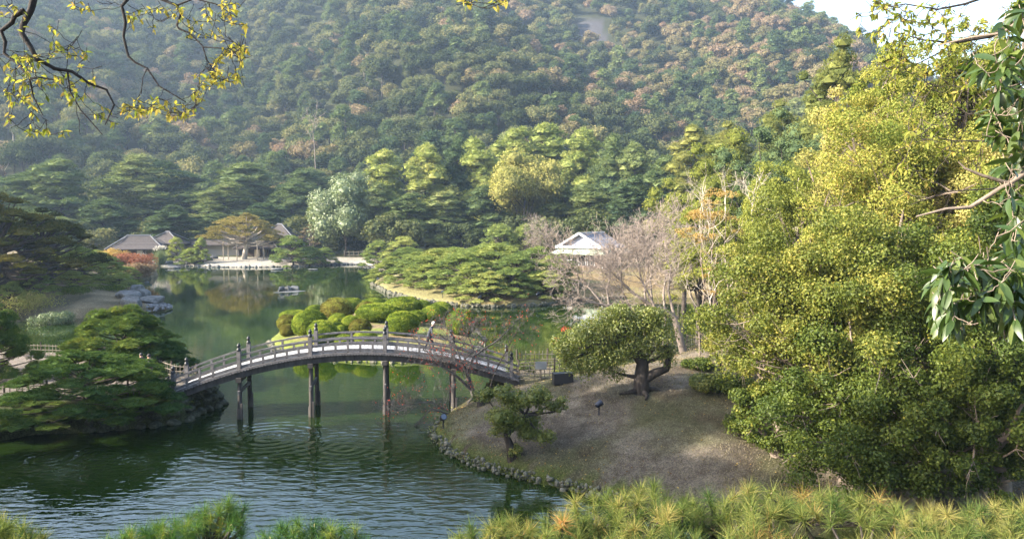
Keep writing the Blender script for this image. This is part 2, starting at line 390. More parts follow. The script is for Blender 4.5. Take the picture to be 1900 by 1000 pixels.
def build_haze():
    mt, t, o = new_mat('haze'); p = t.nodes.new('ShaderNodeVolumePrincipled')
    p.inputs['Color'].default_value = (.55, .74, 1, 1); p.inputs['Density'].default_value = HAZE; p.inputs['Anisotropy'].default_value = .3
    t.links.new(p.outputs[0], o.inputs['Volume'])
    mb = MB(); mb.add(*box(0, 560, 148, 2500, 1300, 304)); link('haze', mb.mesh('haze', mt), kind='stuff')
HAZE = .00024
build_haze()
# ------------------------------------------------------------------ tree shapes
def round_crown(seed, R=4.2, H=7.0, z0=3.0, nl=26, nleaf=4200, L=.42, core=True, squash=1.0, up=.25, jit=.55, low=-.45, lr=(.24, .42), inner=.80):
    """billowy broadleaf crown: overlapping lobes over an uneven ellipsoid, covered in leaf clumps"""
    rng = np.random.default_rng(seed); mb = MB()
    d = norm(rng.normal(0, 1, (nl, 3)) + (0, 0, up)); d[:, 2] = np.where(d[:, 2] < low, -d[:, 2], d[:, 2])
    rr = rng.uniform(.40 if nl > 45 else .45, .98 if nl > 45 else .80, nl)[:, None] * (1 + .25 * np.sin(3 * np.arctan2(d[:, 1], d[:, 0]) + seed))[:, None]
    c = d * rr * (R, R, H / 2) * squash + (0, 0, z0 + H / 2); r = rng.uniform(lr[0], lr[1], nl) * R
    per = np.maximum((nleaf * r ** 2 / (r ** 2).sum()).astype(int), 5)
    for k in range(nl):
        n = per[k]; q = norm(rng.normal(0, 1, (n, 3)) + (0, 0, .35)); P = c[k] + q * r[k] * rng.uniform(inner, 1.16, n)[:, None] * (1, 1, .8)
        V, F = leaves(P, q, L, L * .62, rng, jit)
        mb.add(V, F, np.repeat(np.clip(rng.normal(.5, .16, n) + rng.normal(0, .12) , 0, 1), 4))
        if core:
            v, f = ICO[1 if R < 6 else 2]; mb.add(c[k] + v * r[k] * .62 * (1, 1, .8), f, .35)
    return mb, c
def pads(mb, rng, c, r, th, n, k, bl, bw, tone=.5, spread=.7):
    """a flat cloud of pine foliage made of upright needle tufts"""
    a = rng.uniform(0, 6.283, n); q = np.sqrt(rng.uniform(0, 1, n)); ph = rng.uniform(0, 6.28)
    q = q * (1 + .22 * np.sin(3 * a + ph) + .12 * np.sin(5 * a - ph))
    P = np.stack([np.cos(a) * q * r, np.sin(a) * q * r, th * (1 - np.clip(q, 0, 1) ** 2) + rng.normal(0, .12 * th, n)], 1) + c
    o = np.stack([np.cos(a) * q, np.sin(a) * q, np.full(n, .75)], 1)
    P = np.repeat(P, k, 0); D = norm(np.repeat(norm(o), k, 0) + rng.normal(0, spread, (n * k, 3)) * (1, 1, .75))
    V, F = blades(P, D, bl, bw, rng)
    mb.add(V, F, np.repeat(np.clip(np.repeat(rng.normal(tone, .13, n), k) + rng.normal(0, .08, n * k), 0, 1), 3))
    v, f = ICO[1]; v = v * (1 + .25 * rng.normal(0, 1, (len(v), 1)).clip(-1, 1))
    mb.add(v * (r * .74, r * .74, th * .55) + np.array(c) + (0, 0, th * .22), f, tone)
def limb(p, q, rng, sag=.12, m=5):
    p = np.array(p, float); q = np.array(q, float); L = np.linalg.norm(q - p); t = np.linspace(0, 1, m)[:, None]
    off = rng.normal(0, sag * L * .35, (m, 3)) * np.sin(np.pi * t); off[:, 2] -= sag * L * np.sin(np.pi * t[:, 0])
    return p + (q - p) * t + off
def pine_tall(seed, H=20, R=4.5, n=34, blade=(.75, .16), tufts=42, k=5, bare=.3, cone=.45, fluff=.8, ps=.25):
    rng = np.random.default_rng(seed); tr = MB(); cr = MB()
    lean = rng.normal(0, .05, 2); zz = np.linspace(0, H, 9)
    T = np.stack([lean[0] * zz + .35 * np.sin(zz * .3 + seed), lean[1] * zz + .3 * np.cos(zz * .25 + seed), zz], 1); T[:, :2] -= T[0, :2]
    tr.add(*sweep(T, np.linspace(H * .016 + .05, .05, 9), 7), smooth=True)
    for j in range(n):
        f = bare + (1 - bare) * (j + .5) / n; z = H * f; prof = (1 - ((f - bare) / (1 - bare)) ** 1.6 * cone) * (.72 + .4 * rng.random())
        a = j * 2.4 + rng.normal(0, .5); rad = R * prof * rng.uniform(.35, 1.0) * (1 if f < .93 else .35)
        x0 = np.array([np.interp(z, zz, T[:, 0]), np.interp(z, zz, T[:, 1]), z - rad * .1])
        tip = x0 + (math.cos(a) * rad, math.sin(a) * rad, rng.normal(0, .55) + rad * rng.uniform(-.15, .45))
        tr.add(*sweep(limb(x0, tip, rng), np.linspace(.10, .03, 5), 4))
        pr = R * ps * rng.uniform(.6, 1.5)
        tn = rng.normal(.5, .12)
        pads(cr, rng, tip, pr, pr * fluff, int(tufts * (pr / (R * ps)) ** 1.5) + 6, k, blade[0], blade[1], tn, 1.0)
        if rad > R * .5: pads(cr, rng, x0 + (tip - x0) * rng.uniform(.4, .7) + rng.normal(0, .2, 3), pr * .9, pr * fluff, tufts // 2, k, blade[0], blade[1], tn, 1.0)
    return tr, cr
def pine_garden(seed, H=4.5, R=4.0, n=26, blade=(.26, .05), tufts=70, k=5, flatp=.32, padr=.2, dome=1.1, trunk=.2, lean=.5, low=.3):
    """pruned, wide garden pine: crooked trunk, many flat cloud pads on a low dome"""
    rng = np.random.default_rng(seed); tr = MB(); cr = MB()
    zz = np.linspace(0, H * .72, 7); a0 = rng.uniform(0, 6.28)
    T = np.stack([lean * np.sin(zz / H * 4 + seed) * .6, lean * np.cos(zz / H * 3.5 + seed) * .6, zz], 1); T[:, :2] -= T[0, :2]
    tr.add(*sweep(T, np.linspace(trunk, trunk * .45, 7), 8), smooth=True)
    for j in range(n):
        q = math.sqrt((j + .6) / n); a = a0 + j * 2.39996 + rng.normal(0, .15)
        z = H * (1 - (1 - low) * q ** (2 * dome)) + rng.normal(0, .05) * H; rad = R * q * rng.uniform(.86, 1.06)
        tip = np.array([math.cos(a) * rad + T[-1, 0] * (1 - q), math.sin(a) * rad + T[-1, 1] * (1 - q), z - .1 * H])
        zs = min(z * .62, H * .66); s = np.array([np.interp(zs, zz, T[:, 0]), np.interp(zs, zz, T[:, 1]), zs])
        tr.add(*sweep(limb(s, tip - (0, 0, .05), rng, .06), np.linspace(trunk * .38, trunk * .10, 5), 5))
        pr = R * padr * rng.uniform(.75, 1.35) * 1.25
        pads(cr, rng, tip, pr, pr * flatp, int(tufts * (pr / (R * padr * 1.25)) ** 1.6), k, blade[0], blade[1], rng.normal(.5, .1))
    return tr, cr
def branching(rng, start, direction, L, r, depth, out, tips, up=.12, wig=.28, split=(2, 3), shrink=.72, mind=0):
    """recursive limbs; out gets (A, B, ra, rb) twigs"""
    p = np.array(start, float); d = norm(np.array(direction, float)); m = 4
    for i in range(m):
        d = norm(d + rng.normal(0, wig, 3) + (0, 0, up)); q = p + d * L / m; r2 = r * (1 - .4 / m)
        out.append((p, q, r, r2)); p, r = q, r2
        if depth > 0 and i > 0 and rng.random() < .55:
            sd = norm(d + rng.normal(0, .75, 3)); branching(rng, p, sd, L * shrink * .8, r * .6, depth - 1, out, tips, up, wig, split, shrink)
    if depth > 0:
        for _ in range(int(rng.integers(split[0], split[1] + 1))):
            sd = norm(d + rng.normal(0, .55, 3)); branching(rng, p, sd, L * shrink, r * .72, depth - 1, out, tips, up, wig, split, shrink)
    else: tips.append((p, d))
def twig_mesh(out, mats, name, rmin=.004, thick=.06):
    A = np.array([o[0] for o in out]); B = np.array([o[1] for o in out]); ra = np.maximum([o[2] for o in out], rmin); rb = np.maximum([o[3] for o in out], rmin)
    mb = MB(); big = ra > thick
    if big.any(): mb.add(*segs(A[big], B[big] + (B - A)[big] * .04, ra[big], rb[big], 7), smooth=True)
    if (~big).any(): mb.add(*segs(A[~big], B[~big], ra[~big], rb[~big], 3))
    return mb.mesh(name, mats)
def simple_trunk(c, r, rng, z0, n=5, lean=0.0):
    """trunk with limbs reaching to some lobe centres c"""
    tr = MB(); top = c[:, 2].mean(); T = limb((0, 0, -.3), (lean, 0, top * .85), rng, .03, 6)
    tr.add(*sweep(T, np.linspace(r, r * .4, 6), 7), smooth=True)
    for q in c[:: max(1, len(c) // n)]:
        s = T[int(rng.integers(2, 5))]; tr.add(*sweep(limb(s, q, rng, .05), np.linspace(r * .4, r * .1, 5), 5))
    return tr

# foliage materials
EVER = leaf_mat('evergreen_hill_leaves', [(.1, (0.0264, 0.0388, 0.0179)), (.35, (0.0504, 0.0640, 0.0286)), (.6, (0.0900, 0.1017, 0.0428)), (.8, (0.1500, 0.1453, 0.0607)), (.97, (0.2400, 0.1986, 0.0892))], .40, .25)
AUTU = leaf_mat('autumn_hill_leaves', [(.1, (.08, .085, .035)), (.3, (.14, .13, .055)), (.5, (.19, .155, .085)), (.7, (.21, .15, .105)), (.85, (.15, .11, .06)), (.97, (.20, .09, .065))], .45, .25, tcol=(1.2, 1.1, .6))
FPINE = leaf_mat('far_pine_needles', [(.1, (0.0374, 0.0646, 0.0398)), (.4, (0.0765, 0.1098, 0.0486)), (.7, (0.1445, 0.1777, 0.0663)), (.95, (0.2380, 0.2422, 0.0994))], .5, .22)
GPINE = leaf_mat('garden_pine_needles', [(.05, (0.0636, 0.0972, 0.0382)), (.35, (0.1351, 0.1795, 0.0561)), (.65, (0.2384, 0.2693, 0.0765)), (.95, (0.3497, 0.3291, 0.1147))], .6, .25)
DPINE = leaf_mat('dark_pine_needles', [(.05, (0.0246, 0.0466, 0.0227)), (.4, (0.0457, 0.0845, 0.0293)), (.7, (0.0965, 0.1385, 0.0357)), (.95, (0.1931, 0.2041, 0.0487))], .65, .22)
OPINE = leaf_mat('orange_tinged_pine_needles', [(.05, (0.0892, 0.0855, 0.0300)), (.35, (0.1913, 0.1568, 0.0525)), (.65, (0.3060, 0.2422, 0.0900)), (.95, (0.3825, 0.2992, 0.1350))], .7, .25)
YGRN = leaf_mat('yellow_green_leaves', [(.05, (0.1260, 0.1340, 0.0429)), (.4, (0.2519, 0.2392, 0.0751)), (.7, (0.3569, 0.3062, 0.1073)), (.95, (0.4409, 0.3444, 0.1287))], .7, .3)
PALEG = leaf_mat('pale_evergreen_leaves', [(.05, (0.077, 0.11, 0.055)), (.5, (0.143, 0.176, 0.0825)), (.95, (0.22, 0.242, 0.121))], .7, .2, .3)

def add_tree(name, label, cat, group, meshes, loc, rz=0, scale=1):
    t = thing(name, label, cat, loc, rz, group, scale)
    for nm, me in meshes: link(nm, me, t)
    return t

# ------------------------------------------------------------------ the wooded mountain
def build_mountain():
    V = []                                              # variants: (trunk mesh, crown mesh, height, kind)
    for s in range(4):
        mb, c = round_crown(100 + s, 4.3, 6.6, 2.6, 24, 2300, .50); tr = simple_trunk(c, .22, np.random.default_rng(s), 2.5, 4)
        V.append((tr.mesh('hill_trunk', BARK), mb.mesh('hill_crown', EVER), 9.2, 'evergreen'))
    for s in range(3):
        mb, c = round_crown(200 + s, 4.0, 6.0, 2.8, 22, 2300, .46); tr = simple_trunk(c, .2, np.random.default_rng(s + 9), 2.5, 4)
        V.append((tr.mesh('hill_trunk', BARK_PALE), mb.mesh('hill_crown', AUTU), 8.8, 'autumn'))
    for s in range(3):
        tr, cr = pine_tall(300 + s, 11.5, 4.0, 22, (.85, .22), 26, 5, .35, .45)
        V.append((tr.mesh('hill_trunk', BARK), cr.mesh('hill_crown', FPINE), 11.5, 'pine'))
    rng = np.random.default_rng(7); pts = []
    sp = 8.6
    for y in np.arange(D0 + 4, DR + 26, sp * .82):
        k = 1 + .25 * (y > 430)
        for x in np.arange(-.74 * y, .74 * y, sp * k): pts.append((x + rng.uniform(-.42, .42) * sp, y + rng.uniform(-.42, .42) * sp))
    P = np.array(pts); h, who, d = hgt(P[:, 0], P[:, 1], True); x, y = P[:, 0], P[:, 1]
    u, v = proj(x, y, h)
    scree = (((x - flat_scree[0]) / 12) ** 2 + ((y - flat_scree[1]) / 18) ** 2 < 1)
    au = .08 + .42 * sstep((u - 850) / 350) * np.exp(-((v - 150 - (u - 1200) * .02) / 130) ** 2) + .25 * sstep((u - 1250) / 200) + .10 * (vnoise(x / 40, y / 40, 3) > .6)
    q = rng.random(len(P)); kind = np.where(q < au, 1, np.where(q < au + .20, 2, 0))
    idx = np.where(kind == 0, rng.integers(0, 4, len(P)), np.where(kind == 1, rng.integers(4, 7, len(P)), rng.integers(7, 10, len(P))))
    sc = rng.uniform(.85, 1.6, len(P)) * np.where(rng.random(len(P)) < .07, 1.25, 1) * np.where(kind == 2, .95, 1); rz = rng.uniform(0, 6.28, len(P))
    top = proj(x, y, h + 9 * sc)[1]
    sky_u = [0, 100, 300, 550, 600, 700, 850, 1000, 1100, 1300, 1400, 1500, 1700, 1900]; sky_v = [340, 320, 300, 330, 340, 280, 265, 240, 250, 240, 215, 160, 60, 0]
    seen = (top < np.interp(u, sky_u, sky_v) - 6) & (u > -10) & (u < 1620) & ~scree
    order = np.argsort(np.where(seen, y / sc, 1e9))[:290]
    near = np.zeros(len(P), bool); near[order] = True
    names = {0: ('broadleaf_tree', 'broadleaf tree'), 1: ('autumn_tree', 'autumn tree'), 2: ('hill_pine', 'pine tree')}
    look = {0: 'dark evergreen tree', 1: 'russet autumn tree', 2: 'layered pine tree'}
    marks = [(0, 100, 'above the old pine at left'), (100, 200, 'left of the tea house'), (200, 280, 'above the tea house pavilion'), (280, 360, 'above the tea house passage'), (360, 440, 'above the spreading orange pine'), (440, 520, 'above the tea house right wing'), (520, 600, 'left of the round pale tree'), (600, 660, 'above the round pale tree'),
             (660, 720, 'right of the round pale tree'), (720, 780, 'above the first pond pines'), (780, 840, 'left of the spruce-like pine'), (840, 900, 'right of the spruce-like pine'), (900, 960, 'left of the yellow-green tree'), (960, 1020, 'above the yellow-green tree'), (1020, 1090, 'below the bare scree'), (1090, 1160, 'above the shop'), (1160, 1230, 'right of the shop'),
             (1230, 1290, 'above the orange thin-stemmed trees'), (1290, 1350, 'above the right-hand wood'), (1350, 1420, 'left of the bright topping pine'), (1420, 1500, 'left of the lone feathery pine'), (1500, 1800, 'behind the lone feathery pine')]
    for i in order:
        tr, cr, hh, kn = V[idx[i]]; k = int(kind[i]); z = next((m for a, b, m in marks if a <= u[i] < b), marks[0][2])
        big = 'large ' if sc[i] > 1.4 else ('small ' if sc[i] < 1.0 else '')
        row = 'on the lowest slope' if v[i] > 270 else ('low on the slope' if v[i] > 235 else ('midway up the slope' if v[i] > 195 else 'high on the slope'))
        add_tree(names[k][0], f'{big}{look[k]} {row}, {z}', 'tree', f'{big}{look[k]}s {row} {z}', (('trunk', tr), ('crown', cr)), (x[i], y[i], h[i] - .4), rz[i], sc[i])
    rest = ~near & ~scree & (u > -260) & (u < 2160) & (np.random.default_rng(1).random(len(P)) < 1.0)
    me = bpy.data.meshes.new('forest_points'); R = np.where(rest)[0]; me.vertices.add(len(R))
    me.vertices.foreach_set('co', np.stack([x[R], y[R], h[R] - .4], 1).astype(np.float32).ravel())
    for nm, ty, da in (('idx', 'INT', idx[R].astype(np.int32)), ('scl', 'FLOAT', sc[R].astype(np.float32)), ('rz', 'FLOAT', rz[R].astype(np.float32))):
        me.attributes.new(nm, ty, 'POINT').data.foreach_set('value', da)
    ob = link('mountain_forest', me, kind='stuff'); ob['label'] = 'dense mixed forest covering the mountain slope'
    # geometry nodes: one crown variant per point
    g = bpy.data.node_groups.new('scatter_forest', 'GeometryNodeTree')
    g.interface.new_socket('Geometry', in_out='INPUT', socket_type='NodeSocketGeometry'); g.interface.new_socket('Geometry', in_out='OUTPUT', socket_type='NodeSocketGeometry')
    N = g.nodes; Lk = g.links; gi = N.new('NodeGroupInput'); go = N.new('NodeGroupOutput'); g2i = N.new('GeometryNodeGeometryToInstance')
    coll = {}
    for o in list(COL.objects):
        if o.name.split('.')[0] == 'crown' and o.data in [q[1] for q in V] and o.data.name not in coll: coll[o.data.name] = o
    for q in reversed(V):                                # geometry to instance keeps the order of its links reversed
        oi = N.new('GeometryNodeObjectInfo'); oi.transform_space = 'ORIGINAL'; src = coll.get(q[1].name)
        if src is None: src = next(iter(coll.values()))
        oi.inputs['Object'].default_value = src; Lk.new(oi.outputs['Geometry'], g2i.inputs[0])
    ip = N.new('GeometryNodeInstanceOnPoints'); Lk.new(gi.outputs[0], ip.inputs['Points']); Lk.new(g2i.outputs[0], ip.inputs['Instance'])
    ip.inputs['Pick Instance'].default_value = True
    def attr(nm, ty):
        a = N.new('GeometryNodeInputNamedAttribute'); a.data_type = ty; a.inputs['Name'].default_value = nm; return a.outputs['Attribute']
    Lk.new(attr('idx', 'INT'), ip.inputs['Instance Index']); Lk.new(attr('scl', 'FLOAT'), ip.inputs['Scale'])
    cx = N.new('ShaderNodeCombineXYZ'); Lk.new(attr('rz', 'FLOAT'), cx.inputs[2]); Lk.new(cx.outputs[0], ip.inputs['Rotation'])
    Lk.new(ip.outputs[0], go.inputs[0]); md = ob.modifiers.new('scatter', 'NODES'); md.node_group = g
    print('forest', len(R), 'individual', int(near.sum()))
build_mountain()

# ------------------------------------------------------------------ tall trees between the pond and the mountain
TALL = []
for s in range(5):
    H = 20; tr, cr = pine_tall(400 + s, H, 4.6, 84, (.52, .12), 36, 6, (.18, .25, .12, .22, .15)[s], (.55, .3, .6, .35, .45)[s])
    TALL.append((tr.mesh('tall_pine_trunk', BARK), cr.mesh('tall_pine_crown', FPINE), H, 4.6))
NEARP = []
for s in range(3):
    tr, cr = pine_tall(450 + s, 20, 5.4, 90, (.30, .055), 70, 7, .2, (.55, .35, .7)[s], .6, .22); NEARP.append((tr.mesh('tall_pine_trunk', BARK), cr.mesh('tall_pine_crown', FPINE), 20, 5.4))
def mesh_with(me, mat):
    m = me.copy(); m.materials.clear(); m.materials.append(mat); return m
TALL_LIT = [(a, mesh_with(b, GPINE), H, R) for a, b, H, R in TALL]  # same pines in brighter needles: sunlight put into the foliage colour
RWOOD = leaf_mat('right_wood_pine_needles', [(.05, (0.0500, 0.0686, 0.0264)), (.4, (0.1000, 0.1225, 0.0384)), (.7, (0.1700, 0.1764, 0.0504)), (.95, (0.2500, 0.2254, 0.0720))], .6, .25)
NEARP = [(a, mesh_with(b, RWOOD), H, R) for a, b, H, R in NEARP]
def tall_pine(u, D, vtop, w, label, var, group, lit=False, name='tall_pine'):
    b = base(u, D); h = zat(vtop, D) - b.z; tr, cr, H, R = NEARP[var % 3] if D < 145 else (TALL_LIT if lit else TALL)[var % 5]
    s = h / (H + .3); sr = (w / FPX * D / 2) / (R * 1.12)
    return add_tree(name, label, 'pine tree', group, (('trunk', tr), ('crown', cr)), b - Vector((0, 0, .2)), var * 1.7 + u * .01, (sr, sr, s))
def round_tree(u, D, vtop, vbot, w, label, mat, seed, leaf=.3, nleaf=9000, nl=40, name='broadleaf_tree', cat='tree', group=None, jit=.55, trunk=.3, bark=None, up=.25, core=True, lr=(.24, .42), x0=0):
    b = base(u, D); zt = zat(vtop, D) - b.z; zb = max(zat(vbot, D) - b.z, .1); R = w / FPX * D / 2 * 1.1
    mb, c = round_crown(seed, R, (zt - zb), zb, nl, nleaf, leaf, core, 1.0, up, jit, -.8, lr, .8 if core else .45)
    tr = simple_trunk(c, trunk, np.random.default_rng(seed), zb, 9)
    if not core and D < 50:                              # pale inner boughs that show between the leaves
        r2 = np.random.default_rng(seed + 5); ax0 = np.array([0, 0, (zb + zt) * .5])
        for q in c[::3]:
            o_ = norm(q - ax0); e = q + o_ * R * .13 + r2.normal(0, .2, 3); P_ = limb(ax0 * (1, 1, r2.uniform(.5, 1.2)), e, r2, .06, 7); tr.add(*sweep(P_, np.linspace(.05, .008, 7), 4))
            for _ in range(3): a_ = P_[int(r2.integers(4, 6))]; tr.add(*sweep(limb(a_, a_ + norm(o_ + r2.normal(0, .7, 3)) * R * .28, r2, .05, 4), np.linspace(.016, .005, 4), 3))
    return add_tree(name, label, cat, group, (('trunk', tr.mesh('trunk', bark or BARK)), ('crown', mb.mesh('crown', mat))), b, 0)
PLACES = [
 (-20, 185, 345, 150, 'at the left edge above the dark old pine'), (55, 205, 322, 170, 'behind the dark old pine'), (135, 196, 303, 150, 'with a sunlit flat top, left of the tea house'),
 (195, 188, 372, 120, 'low behind the tea house pavilion, on its left'), (262, 208, 296, 200, 'very wide, directly above the tea house pavilion'), (345, 214, 305, 180, 'above the gap between the tea house wings'),
 (415, 204, 345, 140, 'above the orange-tinged spreading pine, on its left'), (475, 212, 308, 180, 'wide, above the right wing of the tea house'), (545, 206, 342, 130, 'left of the round pale green tree'),
 (325, 184, 385, 120, 'dark and low behind the tea house pavilion ridge'), (110, 180, 392, 130, 'dark and low, left of the tea house'), (580, 216, 322, 130, 'above the round pale green tree, on its left'), (20, 178, 400, 140, 'low behind the dark old pine at the left edge'),
 (500, 190, 380, 120, 'dark and low behind the right wing of the tea house'), (400, 186, 398, 120, 'dark and low behind the spreading pine')]
for k, (u, D, v, w, wh) in enumerate(PLACES): tall_pine(u, D, v, w, 'blue-green pine ' + wh, k, 'pines behind the tea house')
PLACES = [
 (728, 186, 286, 112, 1, 'pale green, leftmost of the tall pines beyond the pond'), (792, 184, 276, 118, 1, 'second from the left of the tall pines beyond the pond'), (852, 190, 268, 112, 0, 'in the middle of the tall pines beyond the pond'), (905, 186, 262, 110, 1, 'just left of the yellow-green tree'),
 (958, 198, 252, 130, 1, 'behind the yellow-green tree'), (1018, 196, 238, 150, 1, 'broad topped, tallest of the pines beyond the pond'), (1075, 192, 250, 120, 1, 'right of the yellow-green tree'), (1130, 184, 262, 110, 0, 'dark, behind the shop roof ridge'),
 (1185, 178, 268, 115, 0, 'dark, above and right of the shop'), (760, 174, 365, 120, 0, 'short and dark at the front of the pines beyond the pond'), (830, 172, 360, 120, 0, 'short, in front of the middle pines beyond the pond'), (895, 174, 350, 110, 0, 'short, below left of the yellow-green tree'),
 (1050, 172, 350, 130, 0, 'dark, between the yellow-green tree and the shop'), (1110, 165, 345, 120, 0, 'dark, close behind the shop'), (1170, 160, 335, 120, 0, 'dark, low above the right end of the shop'), (850, 246, 228, 90, 0, 'spruce-like, standing on the foot of the mountain above the pines'),
 (700, 178, 345, 90, 0, 'with a reaching branch, right of the round pale tree'), (1225, 160, 300, 120, 0, 'dark, at the right of the row behind the shop')]
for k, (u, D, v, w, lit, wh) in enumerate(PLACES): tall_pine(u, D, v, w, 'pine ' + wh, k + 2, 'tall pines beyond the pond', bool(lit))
PLACES = [
 (1275, 140, 240, 130, 1, 'sunlit, rising above the trees right of the shop'), (1330, 128, 262, 120, 0, 'green, second in the row right of the shop'), (1375, 118, 236, 130, 1, 'light green, on the right-hand wood'), (1300, 112, 345, 120, 0, 'low, behind the bare pinkish tree'),
 (1440, 108, 205, 140, 1, 'bright green, topping the right-hand wood'), (1392, 92, 330, 130, 0, 'olive, halfway down the right-hand wood'), (1495, 96, 190, 130, 1, 'left of the lone tall pine')]
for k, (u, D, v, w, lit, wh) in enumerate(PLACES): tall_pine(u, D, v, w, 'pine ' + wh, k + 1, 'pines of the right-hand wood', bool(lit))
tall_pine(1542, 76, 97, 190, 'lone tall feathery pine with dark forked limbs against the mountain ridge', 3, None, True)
round_tree(642, 178, 336, 462, 122, 'round pale green evergreen tree on the far shore beside the tea house', PALEG, 51, .5, 22000, 60)
round_tree(972, 172, 296, 415, 128, 'bright yellow-green billowy tree among the dark pines', YGRN, 52, .5, 22000, 60)
round_tree(565, 186, 392, 470, 70, 'small dark evergreen tree squeezed beside the round pale tree', EVER, 53, .4, 3000, 20)

rng_u = random.Random(5)
for k in range(34):                                    # the dark understorey that closes the gaps between the trunks
    u = 20 + k * 40 + rng_u.uniform(-12, 12); D = rng_u.uniform(176, 184) if u < 700 else rng_u.uniform(166, 174) if u < 1000 else rng_u.uniform(138, 150)
    if 205 < u < 620: D = rng_u.uniform(186, 194)
    if u < 60: mark = 'at the left edge behind the old pine'
    else:
        NM = ((60, 'left of the tea house'), (210, 'behind the tea house pavilion'), (340, 'behind the tea house passage'), (440, 'behind the tea house right wing'), (560, 'beside the round pale tree'), (700, 'under the first tall pines'), (800, 'under the middle tall pines'), (900, 'under the yellow-green tree'), (1020, 'behind the shop'), (1150, 'right of the shop'), (1260, 'under the right-hand wood'))
        mark = [m for a, m in NM if u >= a][-1]
    vt = rng_u.uniform(408, 436) if u < 640 else rng_u.uniform(395, 430)
    if k % 3 == 0:
        mb, c = round_crown(600 + k, 3.6, 6.2, .2, 16, 2000, .42, True, 1, .25, .55, -.9); UM = mb.mesh('understorey_crown', EVER); UT = simple_trunk(c, .15, np.random.default_rng(k), .5, 3).mesh('understorey_trunk', BARK)
    b = base(u, D); s_ = max((zat(vt, D) - b.z) / 6.4, .5)
    add_tree('shrubby_tree', 'low dark evergreen shrubby tree ' + mark, 'small tree', 'shrubby trees ' + mark, (('trunk', UT), ('crown', UM)), b, k, (s_ * 1.25, s_ * 1.25, s_))
# ------------------------------------------------------------------ pruned garden pines
def gp_meshes(seed, n_var, mat, bark=BARK, **k):
    out = []
    for s in range(n_var):
        tr, cr = pine_garden(seed + s, **k); out.append((tr.mesh('garden_pine_trunk', bark), cr.mesh('garden_pine_crown', mat)))
    return out
MIDP = gp_meshes(700, 4, GPINE, n=42, blade=(.24, .055), tufts=64, k=6, H=4.5, R=4.0, padr=.17, trunk=.2, low=.14)
def garden_pine(u, vb, vt, w, var, label, group, ms=MIDP, name='garden_pine', D=None, z=None):
    b = on_ground(u, vb) if D is None else base(u, D)
    h = zat(vt, b.y) - b.z; s = h / 4.6; sr = (w / FPX * b.y / 2) / 4.5
    tr, cr = ms[var % len(ms)]
    return add_tree(name, label, 'pine tree', group, (('trunk', tr), ('crown', cr)), b - Vector((0, 0, .1)), var * 1.3 + u * .013, (sr, sr, s))
for k, (u, vb, vt, w, wh) in enumerate([
    (722, 519, 474, 78, 'small, on the left tip of the pine island, with its trunk showing'), (768, 523, 464, 100, 'second from the left on the pine island'), (812, 529, 460, 110, 'third from the left on the pine island'),
    (856, 538, 462, 120, 'with a low skirt over the sunlit lawn of the pine island'), (880, 520, 452, 130, 'at the back of the pine island behind the lawn'), (902, 556, 500, 100, 'frontmost, leaning over the bank of the pine island'),
    (925, 524, 451, 130, 'in the middle of the pine island'), (962, 536, 466, 110, 'right of the frontmost island pine'), (985, 523, 456, 120, 'fourth from the right on the pine island'), (1008, 548, 500, 92, 'low and dark above the right bank of the pine island'),
    (1022, 536, 474, 78, 'dark, at the right end of the pine island'), (842, 520, 455, 120, 'left of the middle at the back of the pine island'), (790, 531, 476, 84, 'low, third from the tip at the front of the pine island'), (944, 549, 492, 92, 'low, between the frontmost pine and the dark ones'), (875, 548, 486, 90, 'low, left of the frontmost pine'), (760, 513, 455, 90, 'pale, at the back behind the island tip'), (1040, 530, 468, 80, 'last at the right, half behind the bare twigs')]):
    garden_pine(u, vb, vt, w * 1.2, k, 'flat-clouded pine ' + wh, 'garden pines on the pine island')
for k, (u, vb, vt, w, wh) in enumerate([(700, 494, 444, 70, 'left of the pine island on the far shore'), (745, 492, 438, 90, 'wide and low, on the far shore behind the pine island'), (930, 489, 412, 100, 'with tiered tufts, standing behind the pine island'), (975, 489, 414, 80, 'pale, right of the tiered pine behind the island'),
    (352, 490, 458, 52, 'dome shaped with pale tufts on the stony shore by the pavilion'), (545, 492, 436, 90, 'dark green, right of the spreading orange pine'), (578, 492, 455, 62, 'low and dark, on the sand in front of the right wing'), (604, 492, 458, 58, 'low, by the far fence below the round pale tree'),
    (328, 486, 437, 42, 'narrow, close beside the pavilion roof'), (372, 489, 440, 40, 'small, with a round topknot beside the spreading orange pine')]):
    garden_pine(u, vb, vt, w, k + 1, 'pruned pine ' + wh, 'garden pines on the far shore')
OP = gp_meshes(760, 1, OPINE, BARK_PALE, n=64, blade=(.42, .085), tufts=64, k=6, H=8.4, R=8.2, padr=.125, trunk=.6, low=.5, flatp=.24, lean=.8)
ob = base(452, 168); hh = zat(394, 168) - ob.z
add_tree('spreading_pine', 'huge spreading orange-tinged pine held up by poles on the far sand shore', 'pine tree', None, (('trunk', OP[0][0]), ('crown', OP[0][1])), ob - Vector((0, 0, .2)), .4, (1.02, .9, hh / 8.5))
POLE = rough_mat('weathered_pole_wood', (.16, .13, .10), (.34, .29, .23), 8, .2)
for k, (u, D, vt, wh) in enumerate([(414, 165, 446, 'leftmost'), (423, 167.5, 448, 'second from left'), (439, 163.5, 447, 'tall and front'), (477, 163.5, 447, 'right of the trunk'), (488, 166, 450, 'rightmost')]):
    b = base(u, D); h = zat(vt, D) - b.z; mb = MB(); mb.add(*sweep([(0, 0, -.2), (.02, 0, h)], .10, 6)); mb.add(*bar((-.5, 0, h - .1), (.5, 0, h - .1), .12, .12))
    o = link('support_pole', mb.mesh('support_pole', POLE), None, b); tag(o, f'wooden prop pole under the spreading orange pine, {wh} of the five', 'pole', 'poles propping the spreading pine')
